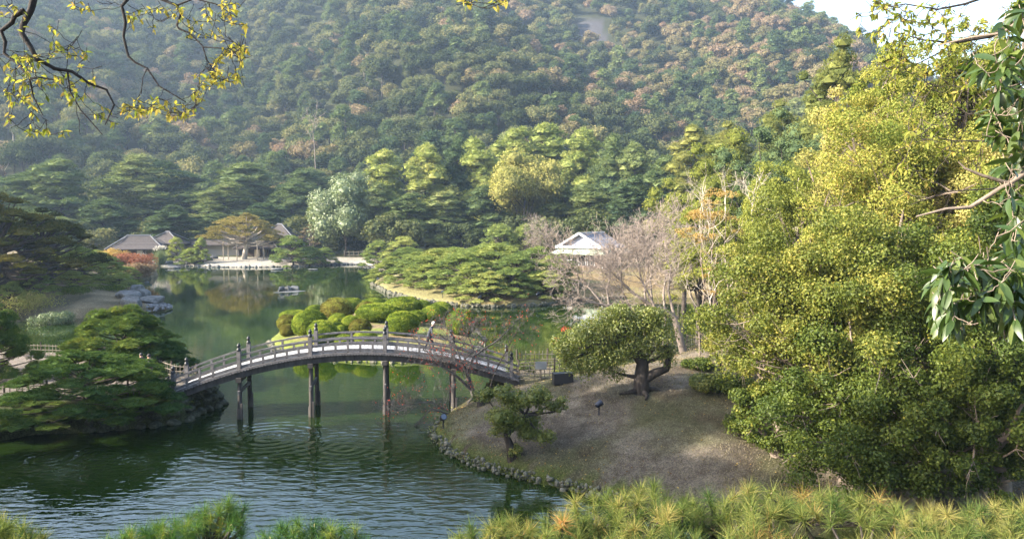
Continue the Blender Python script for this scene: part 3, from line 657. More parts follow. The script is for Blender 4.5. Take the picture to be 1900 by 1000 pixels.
for k, (u, vt, wh) in enumerate([(565, 412, 'pale bare-topped'),]):
    b = base(572, 178); rng = np.random.default_rng(4); tr, cr = pine_garden(790, 7, 2.6, 22, (.35, .07), 26, 5, trunk=.16, low=.35)
    s = (zat(415, 178) - b.z) / 7.2
    add_tree('garden_pine', 'thin grey-pink cloud-pruned pine beside the right wing of the tea house', 'pine tree', None, (('trunk', tr.mesh('trunk', BARK_PINK)), ('crown', cr.mesh('crown', leaf_mat('dull_pink_needles', [(.1, (.10, .075, .05)), (.9, (.24, .19, .13))], .6)))), b, 0, s)

# ---- left far bank: big dark old pine and its neighbours
OLD = gp_meshes(800, 3, leaf_mat('old_pine_needles', [(.05, (.020, .030, .012)), (.4, (.045, .052, .016)), (.7, (.10, .09, .022)), (.95, (.19, .14, .035))], .6, .25), n=62, blade=(.26, .05), tufts=80, k=6, H=10, R=7.5, padr=.13, trunk=.42, low=.30, flatp=.3, lean=1.0)
def big(u, D, vt, w, var, label, group, ms, H, R, name='old_pine', dz=0):
    b = base(u, D); s = (zat(vt, D) - b.z) / (H * 1.02); sr = (w / FPX * D / 2) / (R * 1.15)
    return add_tree(name, label, 'pine tree', group, (('trunk', ms[var][0]), ('crown', ms[var][1])), b - Vector((0, 0, .1 + dz)), 1.1 * var + .5, (sr, sr, s))
big(18, 82, 348, 290, 0, 'big dark old pine with drooping layers at the left edge', 'old pines on the left bank', OLD, 10, 7.5)
big(95, 92, 388, 230, 1, 'brownish old pine leaning right beyond the big dark one', 'old pines on the left bank', OLD, 10, 7.5)
big(-30, 92, 372, 220, 2, 'dark old pine half cut by the left edge of the photo', 'old pines on the left bank', OLD, 10, 7.5)
for k, (u, D, vt, w, wh) in enumerate([(150, 100, 452, 110, 'behind the leaning trunk on the left bank'), (190, 106, 470, 100, 'green, on the point of the left bank'), (215, 98, 506, 90, 'low, hugging the left bank near the rocks'), (60, 84, 492, 90, 'with pale blue-green pads and a thick stump'), (135, 92, 500, 90, 'dark, in the middle of the left bank'),
    (232, 118, 492, 60, 'small, between the red maple and the rocks'), (170, 124, 462, 100, 'behind, towards the pavilion'), (110, 112, 462, 100, 'in the shade of the old pines'), (10, 78, 520, 70, 'low at the left edge below the big dark pine')]):
    garden_pine(u, 0, vt, w, k, 'shaded garden pine ' + wh, 'garden pines on the left bank', MIDP if k % 3 else DMID if 'DMID' in globals() else MIDP, D=D)
RED = leaf_mat('salmon_red_leaves', [(.05, (0.1232, 0.0446, 0.0240)), (.5, (0.2352, 0.1084, 0.0720)), (.95, (0.2800, 0.1785, 0.0960))], .7, .35, tcol=(1.2, .9, .6))
ORG = leaf_mat('orange_yellow_leaves', [(.05, (0.2176, 0.1453, 0.0507)), (.5, (0.3264, 0.2342, 0.0845)), (.95, (0.3740, 0.3230, 0.1352))], .7, .35, tcol=(1.2, 1, .5))
BUSHG = leaf_mat('bush_green_leaves', [(.05, (.03, .055, .012)), (.5, (.065, .10, .018)), (.95, (.15, .17, .03))], .75, .25)
def bush_tree(u, D, vt, vb, w, label, mat, seed, cat='bush', n=5000, leaf=.17, name='bush', group=None):
    return round_tree(u, D, vt, vb, w, label, mat, seed, leaf, n, 18, name, cat, group, trunk=.08, core=False)
bush_tree(240, 128, 476, 500, 78, 'salmon red maple bush hanging over the water by the pavilion', RED, 61, 'maple', 6000, .24, 'maple_bush')
bush_tree(206, 134, 468, 488, 62, 'orange and pink maple bush left of the salmon red one', ORG, 62, 'maple', 5000, .24, 'maple_bush')
bush_tree(255, 122, 492, 515, 60, 'dull red-brown low bush below the salmon red maple', AUTU, 63, 'bush', 4000, .24)
for k, (u, D, vt, vb, w, wh) in enumerate([(40, 79, 560, 590, 120, 'yellowish and low on the sunny slope at left'), (195, 94, 548, 574, 80, 'dark and low on the slope left of the rocks'), (95, 76, 586, 604, 70, 'pale, at the waterline of the left bank'), (232, 104, 528, 548, 60, 'light green, above the rocks of the left bank'),
    (130, 88, 545, 575, 70, 'dark, in the middle of the left bank'), (25, 88, 535, 560, 70, 'green, behind the yellowish one at left')]):
    bush_tree(u, D, vt, vb, w, 'bush ' + wh, [YGRN, BUSHG, PALEG, BUSHG, BUSHG, BUSHG][k], 70 + k, n=4500, leaf=.15)

# ---- near left: three big pines round the path
NP = gp_meshes(820, 3, DPINE, n=56, blade=(.19, .026), tufts=180, k=10, H=5, R=4.5, padr=.145, trunk=.17, flatp=.46, low=.2, lean=.6, dome=1.0)
def near_pine(x, y, z, vt, R, var, label, rz=0):
    s = (zat(vt, y) - z) / 5.05; sr = R / 5.1
    add_tree('garden_pine', label, 'pine tree', 'green pines beside the left end of the bridge', (('trunk', NP[var][0]), ('crown', NP[var][1])), (x, y, z - .1), rz, (sr, sr, s))
def gx(u, D): return (u - 950) / FPX * D
near_pine(gx(150, 37.6), 37.9, .9, 650, 4.6, 0, 'broad low pine growing out of the stone bank in front of the path', .4)
near_pine(gx(60, 38), 38.6, .7, 735, 3.6, 1, 'lowest pine, spreading over the dark water at lower left', 2.0)
near_pine(gx(205, 47), 47.2, 1.2, 566, 3.9, 2, 'tall layered green pine behind the path left of the bridge', 1.0)
near_pine(gx(262, 46), 46.6, .9, 618, 3.0, 1, 'yellowish-green pine reaching right towards the bridge end', 4.0)
near_pine(gx(-35, 44), 44, 1.2, 558, 3.0, 0, 'dark pine cut by the left edge, left of the pond fence', 3.0)
near_pine(gx(205, 38.5), 39.3, .8, 725, 3.0, 2, 'low pine against the stone bank under the broad one', 5.2)

# ---- clipped azalea mounds
AZM = [leaf_mat('azalea_green', [(.05, (0.0560, 0.0855, 0.0132)), (.5, (0.1280, 0.1710, 0.0220)), (.95, (0.2400, 0.2660, 0.0385))], .8, .15), leaf_mat('azalea_brown', [(.05, (0.0600, 0.0522, 0.0154)), (.5, (0.1200, 0.1092, 0.0242)), (.95, (0.1760, 0.1900, 0.0385))], .8, .15)]
def azalea_mesh(seed, mat, n=6500):
    rng = np.random.default_rng(seed); v, f = ICO[4]; f = np.array(f)
    def rad(q): return 1 + .10 * (vnoise(q[:, 0] * 2.2 + seed, q[:, 1] * 2.2 + q[:, 2] * 1.7, seed) - .5) + .05 * (vnoise(q[:, 0] * 6 + q[:, 2] * 5, q[:, 1] * 6, seed + 1) - .5)
    mb = MB(); mb.add(v * rad(v)[:, None] * .965, f, .3, smooth=False)
    q = norm(rng.normal(0, 1, (n, 3)) + (0, 0, .25)); r = rad(q)[:, None] * rng.uniform(.96, 1.035, n)[:, None]
    tone = np.clip(.5 + 1.3 * (vnoise(q[:, 0] * 3 + 9, q[:, 1] * 3 + q[:, 2] * 3, seed + 3) - .5) + rng.normal(0, .13, n), 0, 1)
    V, F = leaves(q * r, q, .085, .055, rng, .75); mb.add(V, F, np.repeat(tone, 4)); return mb.mesh('azalea_foliage', mat)
AZ = [[azalea_mesh(900 + s, m) for s in range(3)] for m in AZM]
for k, (l, t, r, b, c, wh) in enumerate([
    (180, 170, 370, 250, 0, 'yellow-green, at the back of the left end'), (145, 215, 300, 330, 1, 'brownish, at the left end of the island'), (160, 285, 270, 378, 1, 'small and brown, lowest at the left end'), (275, 200, 510, 388, 0, 'big and yellow-green, third from the left'),
    (370, 130, 510, 215, 0, 'behind the big left yellow-green one'), (505, 90, 740, 252, 1, 'biggest russet brown'), (640, 78, 820, 185, 0, 'green, behind the biggest russet one'), (555, 200, 700, 300, 0, 'round, in front of the russet one'),
    (665, 215, 790, 312, 0, 'round and green, right of the front middle'), (575, 262, 665, 318, 0, 'smallest, in the middle cluster'), (600, 290, 705, 368, 0, 'small and round, front of the middle cluster'), (395, 272, 600, 440, 0, 'fresh green, just behind the bridge rail post'),
    (730, 250, 880, 368, 1, 'brownish speckled, right of the middle cluster'), (605, 375, 750, 450, 0, 'low, half hidden by the bridge rail'), (765, 345, 925, 445, 0, 'dull green, behind the bridge rail in the middle'), (785, 105, 920, 198, 1, 'small red-brown, at the back'),
    (820, 75, 1020, 160, 0, 'olive, at the very back'), (805, 130, 1120, 265, 0, 'widest, flat, in the middle of the island'), (1020, 75, 1290, 210, 0, 'large and bright yellow, at the back right'), (1130, 65, 1250, 130, 1, 'brown crown peeping over the bright yellow one'),
    (1235, 90, 1365, 175, 0, 'dark, right of the bright yellow one'), (1300, 140, 1500, 268, 0, 'dark shaded, at the right'), (1365, 112, 1550, 235, 0, 'green, behind the dark shaded one'), (1035, 200, 1260, 380, 0, 'big and bright, nearest the man on the bridge'),
    (1175, 178, 1335, 290, 0, 'light green twin of the one nearest the man'), (1510, 185, 1725, 375, 0, 'rightmost, alone at the right end')]):
    S = 440 / 1900; u = 480 + (l + r) / 2 * S; vb = 540 + b * S; vt = 540 + t * S; w = (r - l) * S
    g = on_ground(u, vb - (b - t) * S * .12); D = g.y + w / FPX * g.y * .25; w_m = w / FPX * D * 1.22; hm = (vb - vt) / FPX * D * 1.08
    g = base(u, D)
    th = thing('azalea_bush', f'clipped azalea mound, {wh}', 'bush', (g.x, g.y, g.z), 0, 'azalea mounds on the island')
    link('foliage', AZ[c][k % 3], th, (0, 0, hm * .44), (0, 0, k * 1.1), (w_m / 2 * .98, w_m / 2 * .9, hm * .54))
    mb = MB(); mb.add(*sweep([(0, 0, -.15), (.05, 0, hm * .5)], [.09, .05], 6)); link('stem', mb.mesh('azalea_stem', BARK), th)

# ---- rocks
ROCK = rough_mat('grey_rock', (.035, .035, .036), (.10, .10, .098), 3, .8, c3=(.19, .19, .185), bd=.06)
ROCKD = rough_mat('dark_mossy_rock', (.025, .026, .02), (.06, .065, .04), 2.2, .8, c3=(.13, .125, .10), bd=.06)
def rock_mesh(seed, mat, flat_=.6):
    rng = np.random.default_rng(seed); v, f = ICO[3]; v = v.copy()
    for _ in range(9):                                 # chop facets
        n = norm(rng.normal(0, 1, 3)); d = rng.uniform(.55, .85); s = v @ n - d; v = v - np.clip(s, 0, None)[:, None] * n * .85
    v = v * (1 + .10 * (vnoise(v[:, 0] * 3 + seed, v[:, 1] * 3 + v[:, 2] * 2, seed)[:, None] - .5)); v[:, 2] *= flat_
    mb = MB(); mb.add(v, f); return mb.mesh('rock', mat)
RK = [rock_mesh(s, ROCK) for s in range(5)]; RKD = [rock_mesh(20 + s, ROCKD, .8) for s in range(4)]
def rock(x, y, z, sx, sy, sz, k, label, group, dark=False, name='rock'):
    o = link(name, (RKD if dark else RK)[k % (4 if dark else 5)], None, (x, y, z), (0, 0, k * 1.9), (sx, sy, sz)); tag(o, label, 'rock', group)
for k, (u, v, w, h, wh) in enumerate([(236, 562, 44, 30, 'roundish, leftmost of the group'), (252, 548, 34, 26, 'highest, at the back of the group'), (262, 556, 30, 28, 'behind the pale pebble slope'), (246, 568, 40, 26, 'dark, at the front left of the group'), (280, 562, 50, 16, 'long and low, lying towards the water')]):
    x, y = flat(u, v + 6, .4); rock(x, y, max(hz(x, y), 0) + .25, w / FPX * y * .62, w / FPX * y * .5, h / FPX * y * .9, k, f'grey boulder {wh} on the left bank point', 'boulders on the left bank point')
mb = MB(); rng = np.random.default_rng(3); v, f = ICO[1]                 # the pebble slope
x0, y0 = flat(276, 575)
for i in range(420):
    a = rng.uniform(-1, 1); b = rng.uniform(-1, 1)
    if a * a + b * b > 1: continue
    mb.add(v * rng.uniform(.10, .2) * (1.2, 1.2, .7) + (x0 + a * 2.3, y0 + b * 3.0, .05 + .75 * (1 - a * a - b * b) ** .6), f)
link('pebble_slope', mb.mesh('pebble_slope', rough_mat('pale_pebbles', (.09, .09, .095), (.22, .22, .23), 5, .3)), kind='stuff')['label'] = 'pale pebble slope running down to the water'
for k, (u, v, w, h, wh) in enumerate([(522, 540, 16, 15, 'grey, left of the three in the pond'), (534, 540, 14, 17, 'reddish, in the middle of the three in the pond'), (548, 539, 18, 15, 'brown, right of the three in the pond')]):
    x, y = flat(u, v); rock(x, y, .25, w / FPX * y * .6, w / FPX * y * .5, h / FPX * y * .75, k + 1, 'small rock ' + wh, 'rocks standing in the pond')
x, y = flat(534, 541.5); rock(x, y, -.02, 2.6, 1.0, .22, 2, 'flat grey ledge just above water under the three pond rocks', None)
for k, (u, v, w, h, wh) in enumerate([(288, 489, 18, 15, 'bluish, beside the grass clump'), (312, 489, 22, 11, 'flat, right of the grass clump'), (322, 493, 24, 9, 'low, at the waterline left of the sand'), (340, 486, 24, 12, 'behind the waterline stones'), (352, 487, 20, 12, 'under the dome pine'),
    (368, 488, 24, 14, 'dark and pointed, left of the slab'), (386, 486, 30, 15, 'large and slab-like, at the left of the sand'), (396, 484, 20, 16, 'steep, at the left end of the sand'), (506, 485, 16, 18, 'upright and blue-grey, right of the big pine'), (514, 495, 26, 5, 'flat, in the shallow water right of the sand'), (580, 496, 18, 4, 'thin, in the shallow water by the far shore'), (275, 512, 14, 8, 'small, in the dark water below the maple'), (272, 520, 9, 8, 'smallest, under the red-brown bush')]):
    x, y = flat(u, v + 2, .3); rock(x, y, max(hz(x, y), 0) + .1, w / FPX * y * .55, w / FPX * y * .45, h / FPX * y * .8, k, f'shore rock, {wh}', 'rocks along the far shore')
# stone revetment of the left bank, stone by stone, and the corner below the bridge end
rng = np.random.default_rng(12); P = np.array(LEFT); pts = P[2:9]; seg = []
for a, b in zip(pts[:-1], pts[1:]):
    L = np.linalg.norm(b - a); n = max(int(L / .62), 1)
    for i in range(n): seg.append((a + (b - a) * (i + .5) / n))
for row in range(3):
    for i, p in enumerate(seg):
        q = p + rng.normal(0, .06, 2); c = P[2:9].mean(0); inn = norm(np.array([[-20.5, 43.0] - p]))[0]; q = q + inn * row * .16
        where = 'lowest course' if row == 0 else 'middle course' if row == 1 else 'top course'
        part = ('at the corner under the bridge' if i >= len(seg) - 9 else 'right of the low pine' if i > len(seg) * .55 else 'under the low pines')
        rock(q[0], q[1], .05 + row * .42, rng.uniform(.30, .44), rng.uniform(.28, .4), rng.uniform(.27, .36), i + row * 3, f'dark bank stone {part}, {where}', f'stones of the left bank {part}, {where}', True, 'bank_stone')
# small edging stones round the pine island, near bank and azalea island: too small to pick apart
def edging(P, i0, i1, step, size, name, label, lift=.12, mat=ROCKD, rows=1):
    rng = np.random.default_rng(i0 + 5); mb = MB(); v, f = ICO[1]; P = np.array(P)
    for a, b in zip(P[i0:i1], P[i0 + 1:i1 + 1]):
        L = np.linalg.norm(b - a); n = int(L / step)
        for i in range(n):
            for r in range(rows):
                q = a + (b - a) * (i + rng.random()) / n + rng.normal(0, .12, 2)
                mb.add(v * rng.uniform(.5, 1.25, 3) * size * rng.choice([.6, 1, 1, 1.7]) + (q[0], q[1], lift * (.4 + r) + rng.uniform(-.05, .08)), f)
    link(name, mb.mesh(name, mat), kind='stuff')['label'] = label
ROCKP = rough_mat('pale_edging_stone', (.06, .07, .035), (.11, .107, .08), 3, .5, c3=(.19, .175, .14))
edging(PINE, 0, 7, .26, .19, 'edging_stones', 'small stones edging the pine island bank', .15, ROCKP, 2)
edging(NEAR + NEAR[:1], 17, 24, .12, .075, 'edging_stones', 'small mossy stones edging the near bank', .12, ROCKP, 3)
edging(NEAR, 0, 4, .12, .075, 'edging_stones', 'small stones edging the near bank by the bridge', .12, ROCKP, 2)
edging(AZAL + AZAL[:1], 0, 8, .22, .13, 'edging_stones', 'small stones edging the azalea island', .08, ROCKP, 1)
edging(FAR, 2, 8, .5, .26, 'edging_stones', 'pale stones edging the far sand shore', .15, ROCK, 1)
# the grass clump by the pavilion
b = base(297, 160); rng = np.random.default_rng(2); n = 500; D_ = rng.normal(0, .3, (n, 3)) + (0, 0, 1); C_ = rng.normal(0, .35, (n, 3)) * (1, 1, 0); mb = MB()
V, F = blades(C_, D_, 3.0, .09, rng); mb.add(V, F, np.repeat(rng.random(n), 3)); tt = thing('pampas_grass', 'tall pampas grass clump with pale plumes before the pavilion', 'grass clump', b)
link('blades', mb.mesh('grass_blades', PALEG), tt); k = 26; Q = C_[:k] + norm(D_[:k]) * 3.1; mb = MB()
V, F = blades(np.repeat(Q, 12, 0), np.repeat(norm(D_[:k]), 12, 0) + rng.normal(0, .25, (k * 12, 3)), .7, .12, rng); mb.add(V, F); link('plumes', mb.mesh('grass_plumes', flat_mat('pale_plume', (.55, .5, .42), .9)), tt)
# ------------------------------------------------------------------ the arched wooden bridge
WOOD = rough_mat('weathered_grey_wood', (.06, .055, .056), (.16, .15, .15), 5, .4, stretch=(1, 1, 1), bd=.006)
WOODD = rough_mat('dark_wet_wood', (.030, .026, .025), (.10, .088, .08), 4, .4, stretch=(1, 1, .25), bd=.01)
PLANK = rough_mat('pale_deck_plank', (.20, .20, .205), (.34, .34, .345), 6, .3, stretch=(.3, 2, 1), bd=.004)
IRON = flat_mat('black_finial_metal', (.012, .014, .016), .45, .3)
BL = np.array([gx(314, 40.1), 40.1]); BR = np.array([gx(955, 42.2), 42.2]); AX = (BR - BL); BLEN = float(np.linalg.norm(AX)); AX = AX / BLEN; CR_ = np.array([-AX[1], AX[0]]); BW = 2.4
def bz(s): return 1.42 + .30 * s + 4 * 1.72 * s * (1 - s)
def bp(s, c, dz=0.0):
    p = BL + AX * BLEN * s + CR_ * c; return np.array([p[0], p[1], bz(s) + dz])
bridge = thing('arched_bridge', 'arched grey wooden footbridge on tall dark posts across the pond', 'bridge', (float(BL[0]), float(BL[1]), 0))
def bpart(name, mb, mat, parent=None):
    o = link(name, mb.mesh(name, mat), parent or bridge)
    if parent is None: o.matrix_parent_inverse = Matrix.Translation(-Vector((float(BL[0]), float(BL[1]), 0)))
    return o
NPK = 74; pm = None; rng = np.random.default_rng(8)
mbp = MB(); mbp.add(*box(0, 0, 0, BLEN / NPK * 1.02 - .022, BW - .12, .06)); PM = [mbp.mesh('deck_plank', PLANK)]
for i in range(NPK):
    s = (i + .5) / NPK; p = bp(s, BW / 2, rng.uniform(-.004, .004)); sl_ = math.atan2(bz(s + .01) - bz(s - .01), BLEN * .02)
    o = link('deck_plank', PM[0], bridge, (p[0] - BL[0], p[1] - BL[1], p[2])); o.rotation_euler = Matrix(((AX[0], -AX[1], 0), (AX[1], AX[0], 0), (0, 0, 1))).to_euler()
    o.rotation_euler = (Matrix.Rotation(math.atan2(AX[1], AX[0]), 3, 'Z') @ Matrix.Rotation(-sl_, 3, 'Y')).to_euler()
SS = np.linspace(-.012, 1.012, 48)
def rail(c, dz, w, h): mb = MB(); mb.add(*sweep([bp(s, c, dz) for s in SS], .1, square=(w, h)), smooth=False); return mb
for c, side in ((0.0, 0), (BW, 1)):
    bpart('side_girder', rail(c, -.26, .16, .34), WOODD); bpart('side_sill', rail(c + (-.05 if side == 0 else .05), -.03, .26, .09), WOOD)
    bpart('bottom_rail', rail(c, .13, .12, .13), WOOD); bpart('middle_rail', rail(c, .44, .09, .075), WOOD); bpart('top_rail', rail(c, .72, .10, .09), WOOD)
for c in (BW * .35, BW * .65): bpart('inner_girder', rail(c, -.27, .18, .34), WOODD)
mb = MB(); ends = []
for i in range(120):                                       # ends of the deck boards along the edge, a fine row of teeth
    s = (i + .5) / 120; ends.append(s)
    mb.add(*bar(bp(s, -.24, -.085), bp(s, -.12, -.085), .09, .05))
bpart('deck_board_ends', mb, WOOD)['kind'] = 'stuff'
fr = [0.0, .186, .391, .609, .813, .99]
for c in (0.0, BW):
    for k, s in enumerate(fr):
        p = bp(s, c); mb = MB(); mb.add(*box(p[0], p[1], p[2] + .40, .19, .19, 1.15)); post = bpart('rail_post', mb, WOOD)
        mb = MB(); prof = [(.0, .0), (.105, .0), (.115, .03), (.105, .06), (.105, .13), (.075, .15), (.06, .19), (.085, .215), (.10, .26), (.095, .31), (.06, .36), (.02, .41), (.0, .44)]
        mb.add(*lathe(prof, 12, (p[0], p[1], p[2] + .965)), smooth=True); f = bpart('finial', mb, IRON, post); f.matrix_parent_inverse = (post.matrix_parent_inverse @ Matrix()).inverted() if 0 else Matrix()
        if k < 5:
            for j in range(1, 6 if k in (1, 2, 3) else 5):
                n = 6 if k in (1, 2, 3) else 5; t = s + (fr[k + 1] - s) * j / n; q = bp(t, c); hi = .70 if (j == n // 2 or j == (n + 1) // 2 and n == 5) else .43
                if j % 2 == 0 and hi < .6 and n == 5: continue
                mb = MB(); mb.add(*box(q[0], q[1], q[2] + hi / 2, .10, .10, hi)); bpart('baluster', mb, WOOD)
for k, s in enumerate((.186, .391, .609, .813)):
    for c in (.05, BW - .05):
        sp = (-.18 if c < 1 else .18); a = bp(s, c, -.42); bpt = bp(s, c + sp); mb = MB(); mb.add(*sweep([(bpt[0], bpt[1], -1.5), (a[0], a[1], a[2])], [.125, .115], 8), smooth=True)
        leg = bpart('leg', mb, WOODD)
        mb = MB(); w_pt = np.array([bpt[0], bpt[1], .0]); mb.add(*sweep([w_pt + (0, 0, -.9), w_pt + (0, 0, .55)], [.155, .145], 8)); mb.add(*box(bpt[0] + .14, bpt[1] - .12, 0.05, .09, .11, 1.5)); bpart('leg_sleeve', mb, WOODD)
    a = bp(s, -.3, -.5); b = bp(s, BW + .3, -.5); mb = MB(); mb.add(*bar(a, b, .26, .22)); bpart('cap_beam', mb, WOODD)
    z = (.38 if k in (1, 2) else .42) * bz(s) + .3; a = bp(s, -.35); b = bp(s, BW + .35); a[2] = b[2] = z; mb = MB(); mb.add(*bar(a, b, .09, .20)); bpart('cross_tie', mb, WOOD)

# ------------------------------------------------------------------ bamboo fences
BAM = rough_mat('bamboo_pole_grey_tan', (.07, .062, .05), (.19, .165, .13), 6, .2); BAMD = rough_mat('dark_fence_post', (.03, .025, .02), (.09, .075, .06), 6, .3)
def poly_pts(P, step):
    P = [np.array(p, float) for p in P]; out = []
    for a, b in zip(P[:-1], P[1:]):
        n = max(int(np.linalg.norm(b - a) / step), 1); out += [a + (b - a) * i / n for i in range(n)]
    return out + [P[-1]]
VP = {}
def fence(P, label, h=.75, step=.26, rails=(.15, .42, .66), zf=None, group=None, thick=.022, post_every=7):
    P = [tuple(p) for p in P]; o = P[0]; z0 = zf if zf is not None else max(hz(*o), 0); t = thing('bamboo_fence', label, 'fence', (o[0], o[1], z0), 0, group)
    pts = poly_pts(P, step); Z = [(zf if zf is not None else max(hz(*p), .1)) - z0 for p in pts]
    key = (h, thick)
    if key not in VP:
        m1 = MB(); m1.add(*sweep([(0, 0, -.1), (.01, 0, h)], thick, 5)); m2 = MB(); m2.add(*sweep([(0, 0, -.2), (0, 0, h + .14)], thick * 2.4, 6)); VP[key] = (m1.mesh('bamboo_pole', BAM), m2.mesh('fence_post', BAMD))
    rg = random.Random(int(abs(o[0]) * 100))
    for i, (p, z) in enumerate(zip(pts, Z)):
        big_ = i % post_every == 0; link('fence_post' if big_ else 'bamboo_pole', VP[key][1 if big_ else 0], t, (p[0] - o[0], p[1] - o[1], z), (rg.uniform(-.03, .03), rg.uniform(-.03, .03), 0))
    for rz_ in rails:
        mb = MB(); mb.add(*sweep([(p[0] - o[0], p[1] - o[1] - .03, z + rz_ * h / .75) for p, z in zip(pts, Z)], thick * 1.1, 5)); link('fence_rail', mb.mesh('fence_rail', BAM), t)
    return t
rb = BR + CR_ * 2.9
fence([(.3, 47.0), (1.6, 47.4), (2.9, 47.4), (5.2, 47.0)], 'lattice fence on the far side of the path right of the bridge', 1.0, .24, (.12, .36, .6), group=None)
fence([(.35, 43.0), (1.5, 43.0), (2.6, 43.1), (3.6, 43.3)], 'dark lattice fence on the near side of the path right of the bridge', 1.1, .24, (.10, .26, .42, .58, .70))
fence([(-17.3, 43.2), (-18.6, 43.6), (-20.6, 45.6), (-23.5, 48.4), (-27, 50.0), (-33, 51)], 'bamboo fence along the back of the left path', .85, .26)
fence([(-17.4, 39.9), (-18.6, 39.2), (-20.4, 38.9), (-22.6, 38.7), (-25, 38.2), (-29, 37.5)], 'bamboo fence along the front of the left path above the stone bank', .85, .26)
fence([(10.6, 53.5), (12.2, 55.2), (14.5, 58.5), (17.5, 61)], 'bamboo fence behind the bare tree above the sunlit lawn', 1.0, .3)
fence([(-37, 176), (-22, 176), (-8, 174)], 'pale distant fence behind the far sand shore', 1.3, 1.0, (.2, .6), thick=.07, post_every=6)

# signs, speaker box, spot lamps
GREY = flat_mat('grey_sign_metal', (.13, .145, .16), .5); BLACK = flat_mat('black_box', (.012, .012, .014), .5); LENS = flat_mat('lamp_lens', (.10, .12, .16), .15); NAVY = flat_mat('dark_lamp_metal', (.02, .025, .04), .4, .4); WHT = flat_mat('white_board', (.75, .75, .75), .5)
sg = thing('notice_board', 'grey rounded notice board tied to the fence right of the bridge', 'sign', (1.58, 42.9, hz(1.58, 42.9)))
mb = MB(); mb.add(*box(0, 0, .86, .62, .03, .42)); link('board', mb.mesh('board', GREY), sg); mb = MB(); mb.add(*sweep([(0, .04, -.1), (0, .04, .9)], .03, 6)); link('post', mb.mesh('post', BAMD), sg)
g = on_ground(1044, 712); sp_ = thing('speaker_box', 'black box lying open-faced beside the green bush right of the fence', 'box', g, .2)
mb = MB(); mb.add(*box(0, 0, .25, .95, .45, .55)); link('case', mb.mesh('case', BLACK), sp_); mb = MB(); mb.add(*box(0, -.235, .26, .82, .03, .42)); link('grille', mb.mesh('grille', flat_mat('box_grille', (.03, .03, .035), .8)), sp_)
def lamp(u, v, label, group, s=1.0, flip=1, gz=None):
    g = on_ground(u, v); t = thing('spot_lamp', label, 'garden lamp', g, flip * .8, group, s)
    mb = MB(); mb.add(*sweep([(0, 0, -.15), (.02, 0, .36)], .028, 6)); link('stake', mb.mesh('stake', NAVY), t)
    mb = MB(); ax_ = np.array([.62, -.2, .35]); ax_ /= np.linalg.norm(ax_); c = np.array([0, 0, .48]); mb.add(*sweep([c - ax_ * .17, c - ax_ * .12, c + ax_ * .1, c + ax_ * .14], [.07, .12, .14, .15], 10), smooth=True); hd = link('lamp_head', mb.mesh('lamp_head', NAVY), t)
    mb = MB(); mb.add(*sweep([c + ax_ * .12, c + ax_ * .15], [.135, .12], 10)); mb.add(*sweep([c + ax_ * .15, c + ax_ * .152], [.12, .001], 10)); link('lens', mb.mesh('lens', LENS), hd)
    mb = MB(); mb.add(*sweep([(0, -.17, .4), (0, -.17, .5), (0, .17, .5), (0, .17, .4)], .014, 4)); link('bracket', mb.mesh('bracket', NAVY), t)
lamp(1111, 772, 'black spot lamp on a stake in the middle of the near lawn', None)
lamp(822, 796, 'spot lamp with pale lens on the tip of the near bank by the bridge', None, 1.1, -1)
for k, (u, v, wh) in enumerate([(758, 534, 'leftmost'), (785, 540, 'second from left'), (821, 553, 'third from left'), (890, 562, 'beside the frontmost pine'), (940, 541, 'on the slope right of the frontmost pine'), (998, 556, 'rightmost')]):
    lamp(u, v, f'small black spot lamp on the pine island, {wh}', 'spot lamps on the pine island', 1.35, 1 if k % 2 else -1)
x, y = flat(701, 524); o = thing('spot_lamp', 'small black spot lamp in the water off the tip of the pine island', 'garden lamp', (x, y, 0), 0, 'spot lamps on the pine island', 1.3)
mb = MB(); mb.add(*sweep([(0, 0, -.5), (0, 0, .3)], .03, 6)); link('stake', mb.mesh('stake', NAVY), o); mb = MB(); mb.add(*sweep([(-.12, 0, .34), (.14, 0, .44)], [.1, .14], 8)); link('lamp_head', mb.mesh('lamp_head', NAVY), o)

# ------------------------------------------------------------------ tea house
SHG = rough_mat('cypress_shingle_roof', (.032, .026, .025), (.075, .064, .06), 2.5, .5, stretch=(1, 1, 4), bd=.05); RIDGE = flat_mat('pale_ridge_tile', (.16, .16, .17), .5)
TIMB = rough_mat('dark_tea_house_timber', (.03, .02, .016), (.09, .06, .045), 5, .2); PAPER = flat_mat('paper_screen', (.42, .36, .28), .8); PLAS = flat_mat('plaster_wall', (.35, .31, .26), .9); REDM = flat_mat('dull_red_felt', (.16, .03, .025), .9)
def hip_roof(mb, L, Wd, z0, z1, ridge, over=0.0, thick=.22, sag=.12, tier=True, n=5):
    """hipped roof, slightly concave, in courses; returns ridge ends"""
    hx, hy, rx = L / 2 + over, Wd / 2 + over, ridge / 2
    rings = []
    for i in range(n + 1):
        t = i / n; z = z0 + (z1 - z0) * (t - sag * math.sin(math.pi * t)); x = hx + (rx - hx) * t; y = hy * (1 - t) + .02 * t
        rings.append([(-x, -y, z), (x, -y, z), (x, y, z), (-x, y, z)])
        if tier and i == 2:                                # the double eave: a shadowed step
            rings.append([(-x + .18, -y + .18, z + .22), (x - .18, -y + .18, z + .22), (x - .18, y - .18, z + .22), (-x + .18, y - .18, z + .22)])
    low = [(x * .985, y * .985, z - thick) for x, y, z in rings[0]]; V = low + [q for r in rings for q in r]; m = len(rings) + 1
    F = [[i * 4 + j, i * 4 + (j + 1) % 4, (i + 1) * 4 + (j + 1) % 4, (i + 1) * 4 + j] for i in range(m - 1) for j in range(4)] + [[3, 2, 1, 0], [(m - 1) * 4 + j for j in range(4)]]
    mb.add(V, F); return [rings[-1][k] for k in range(4)], rings[0]
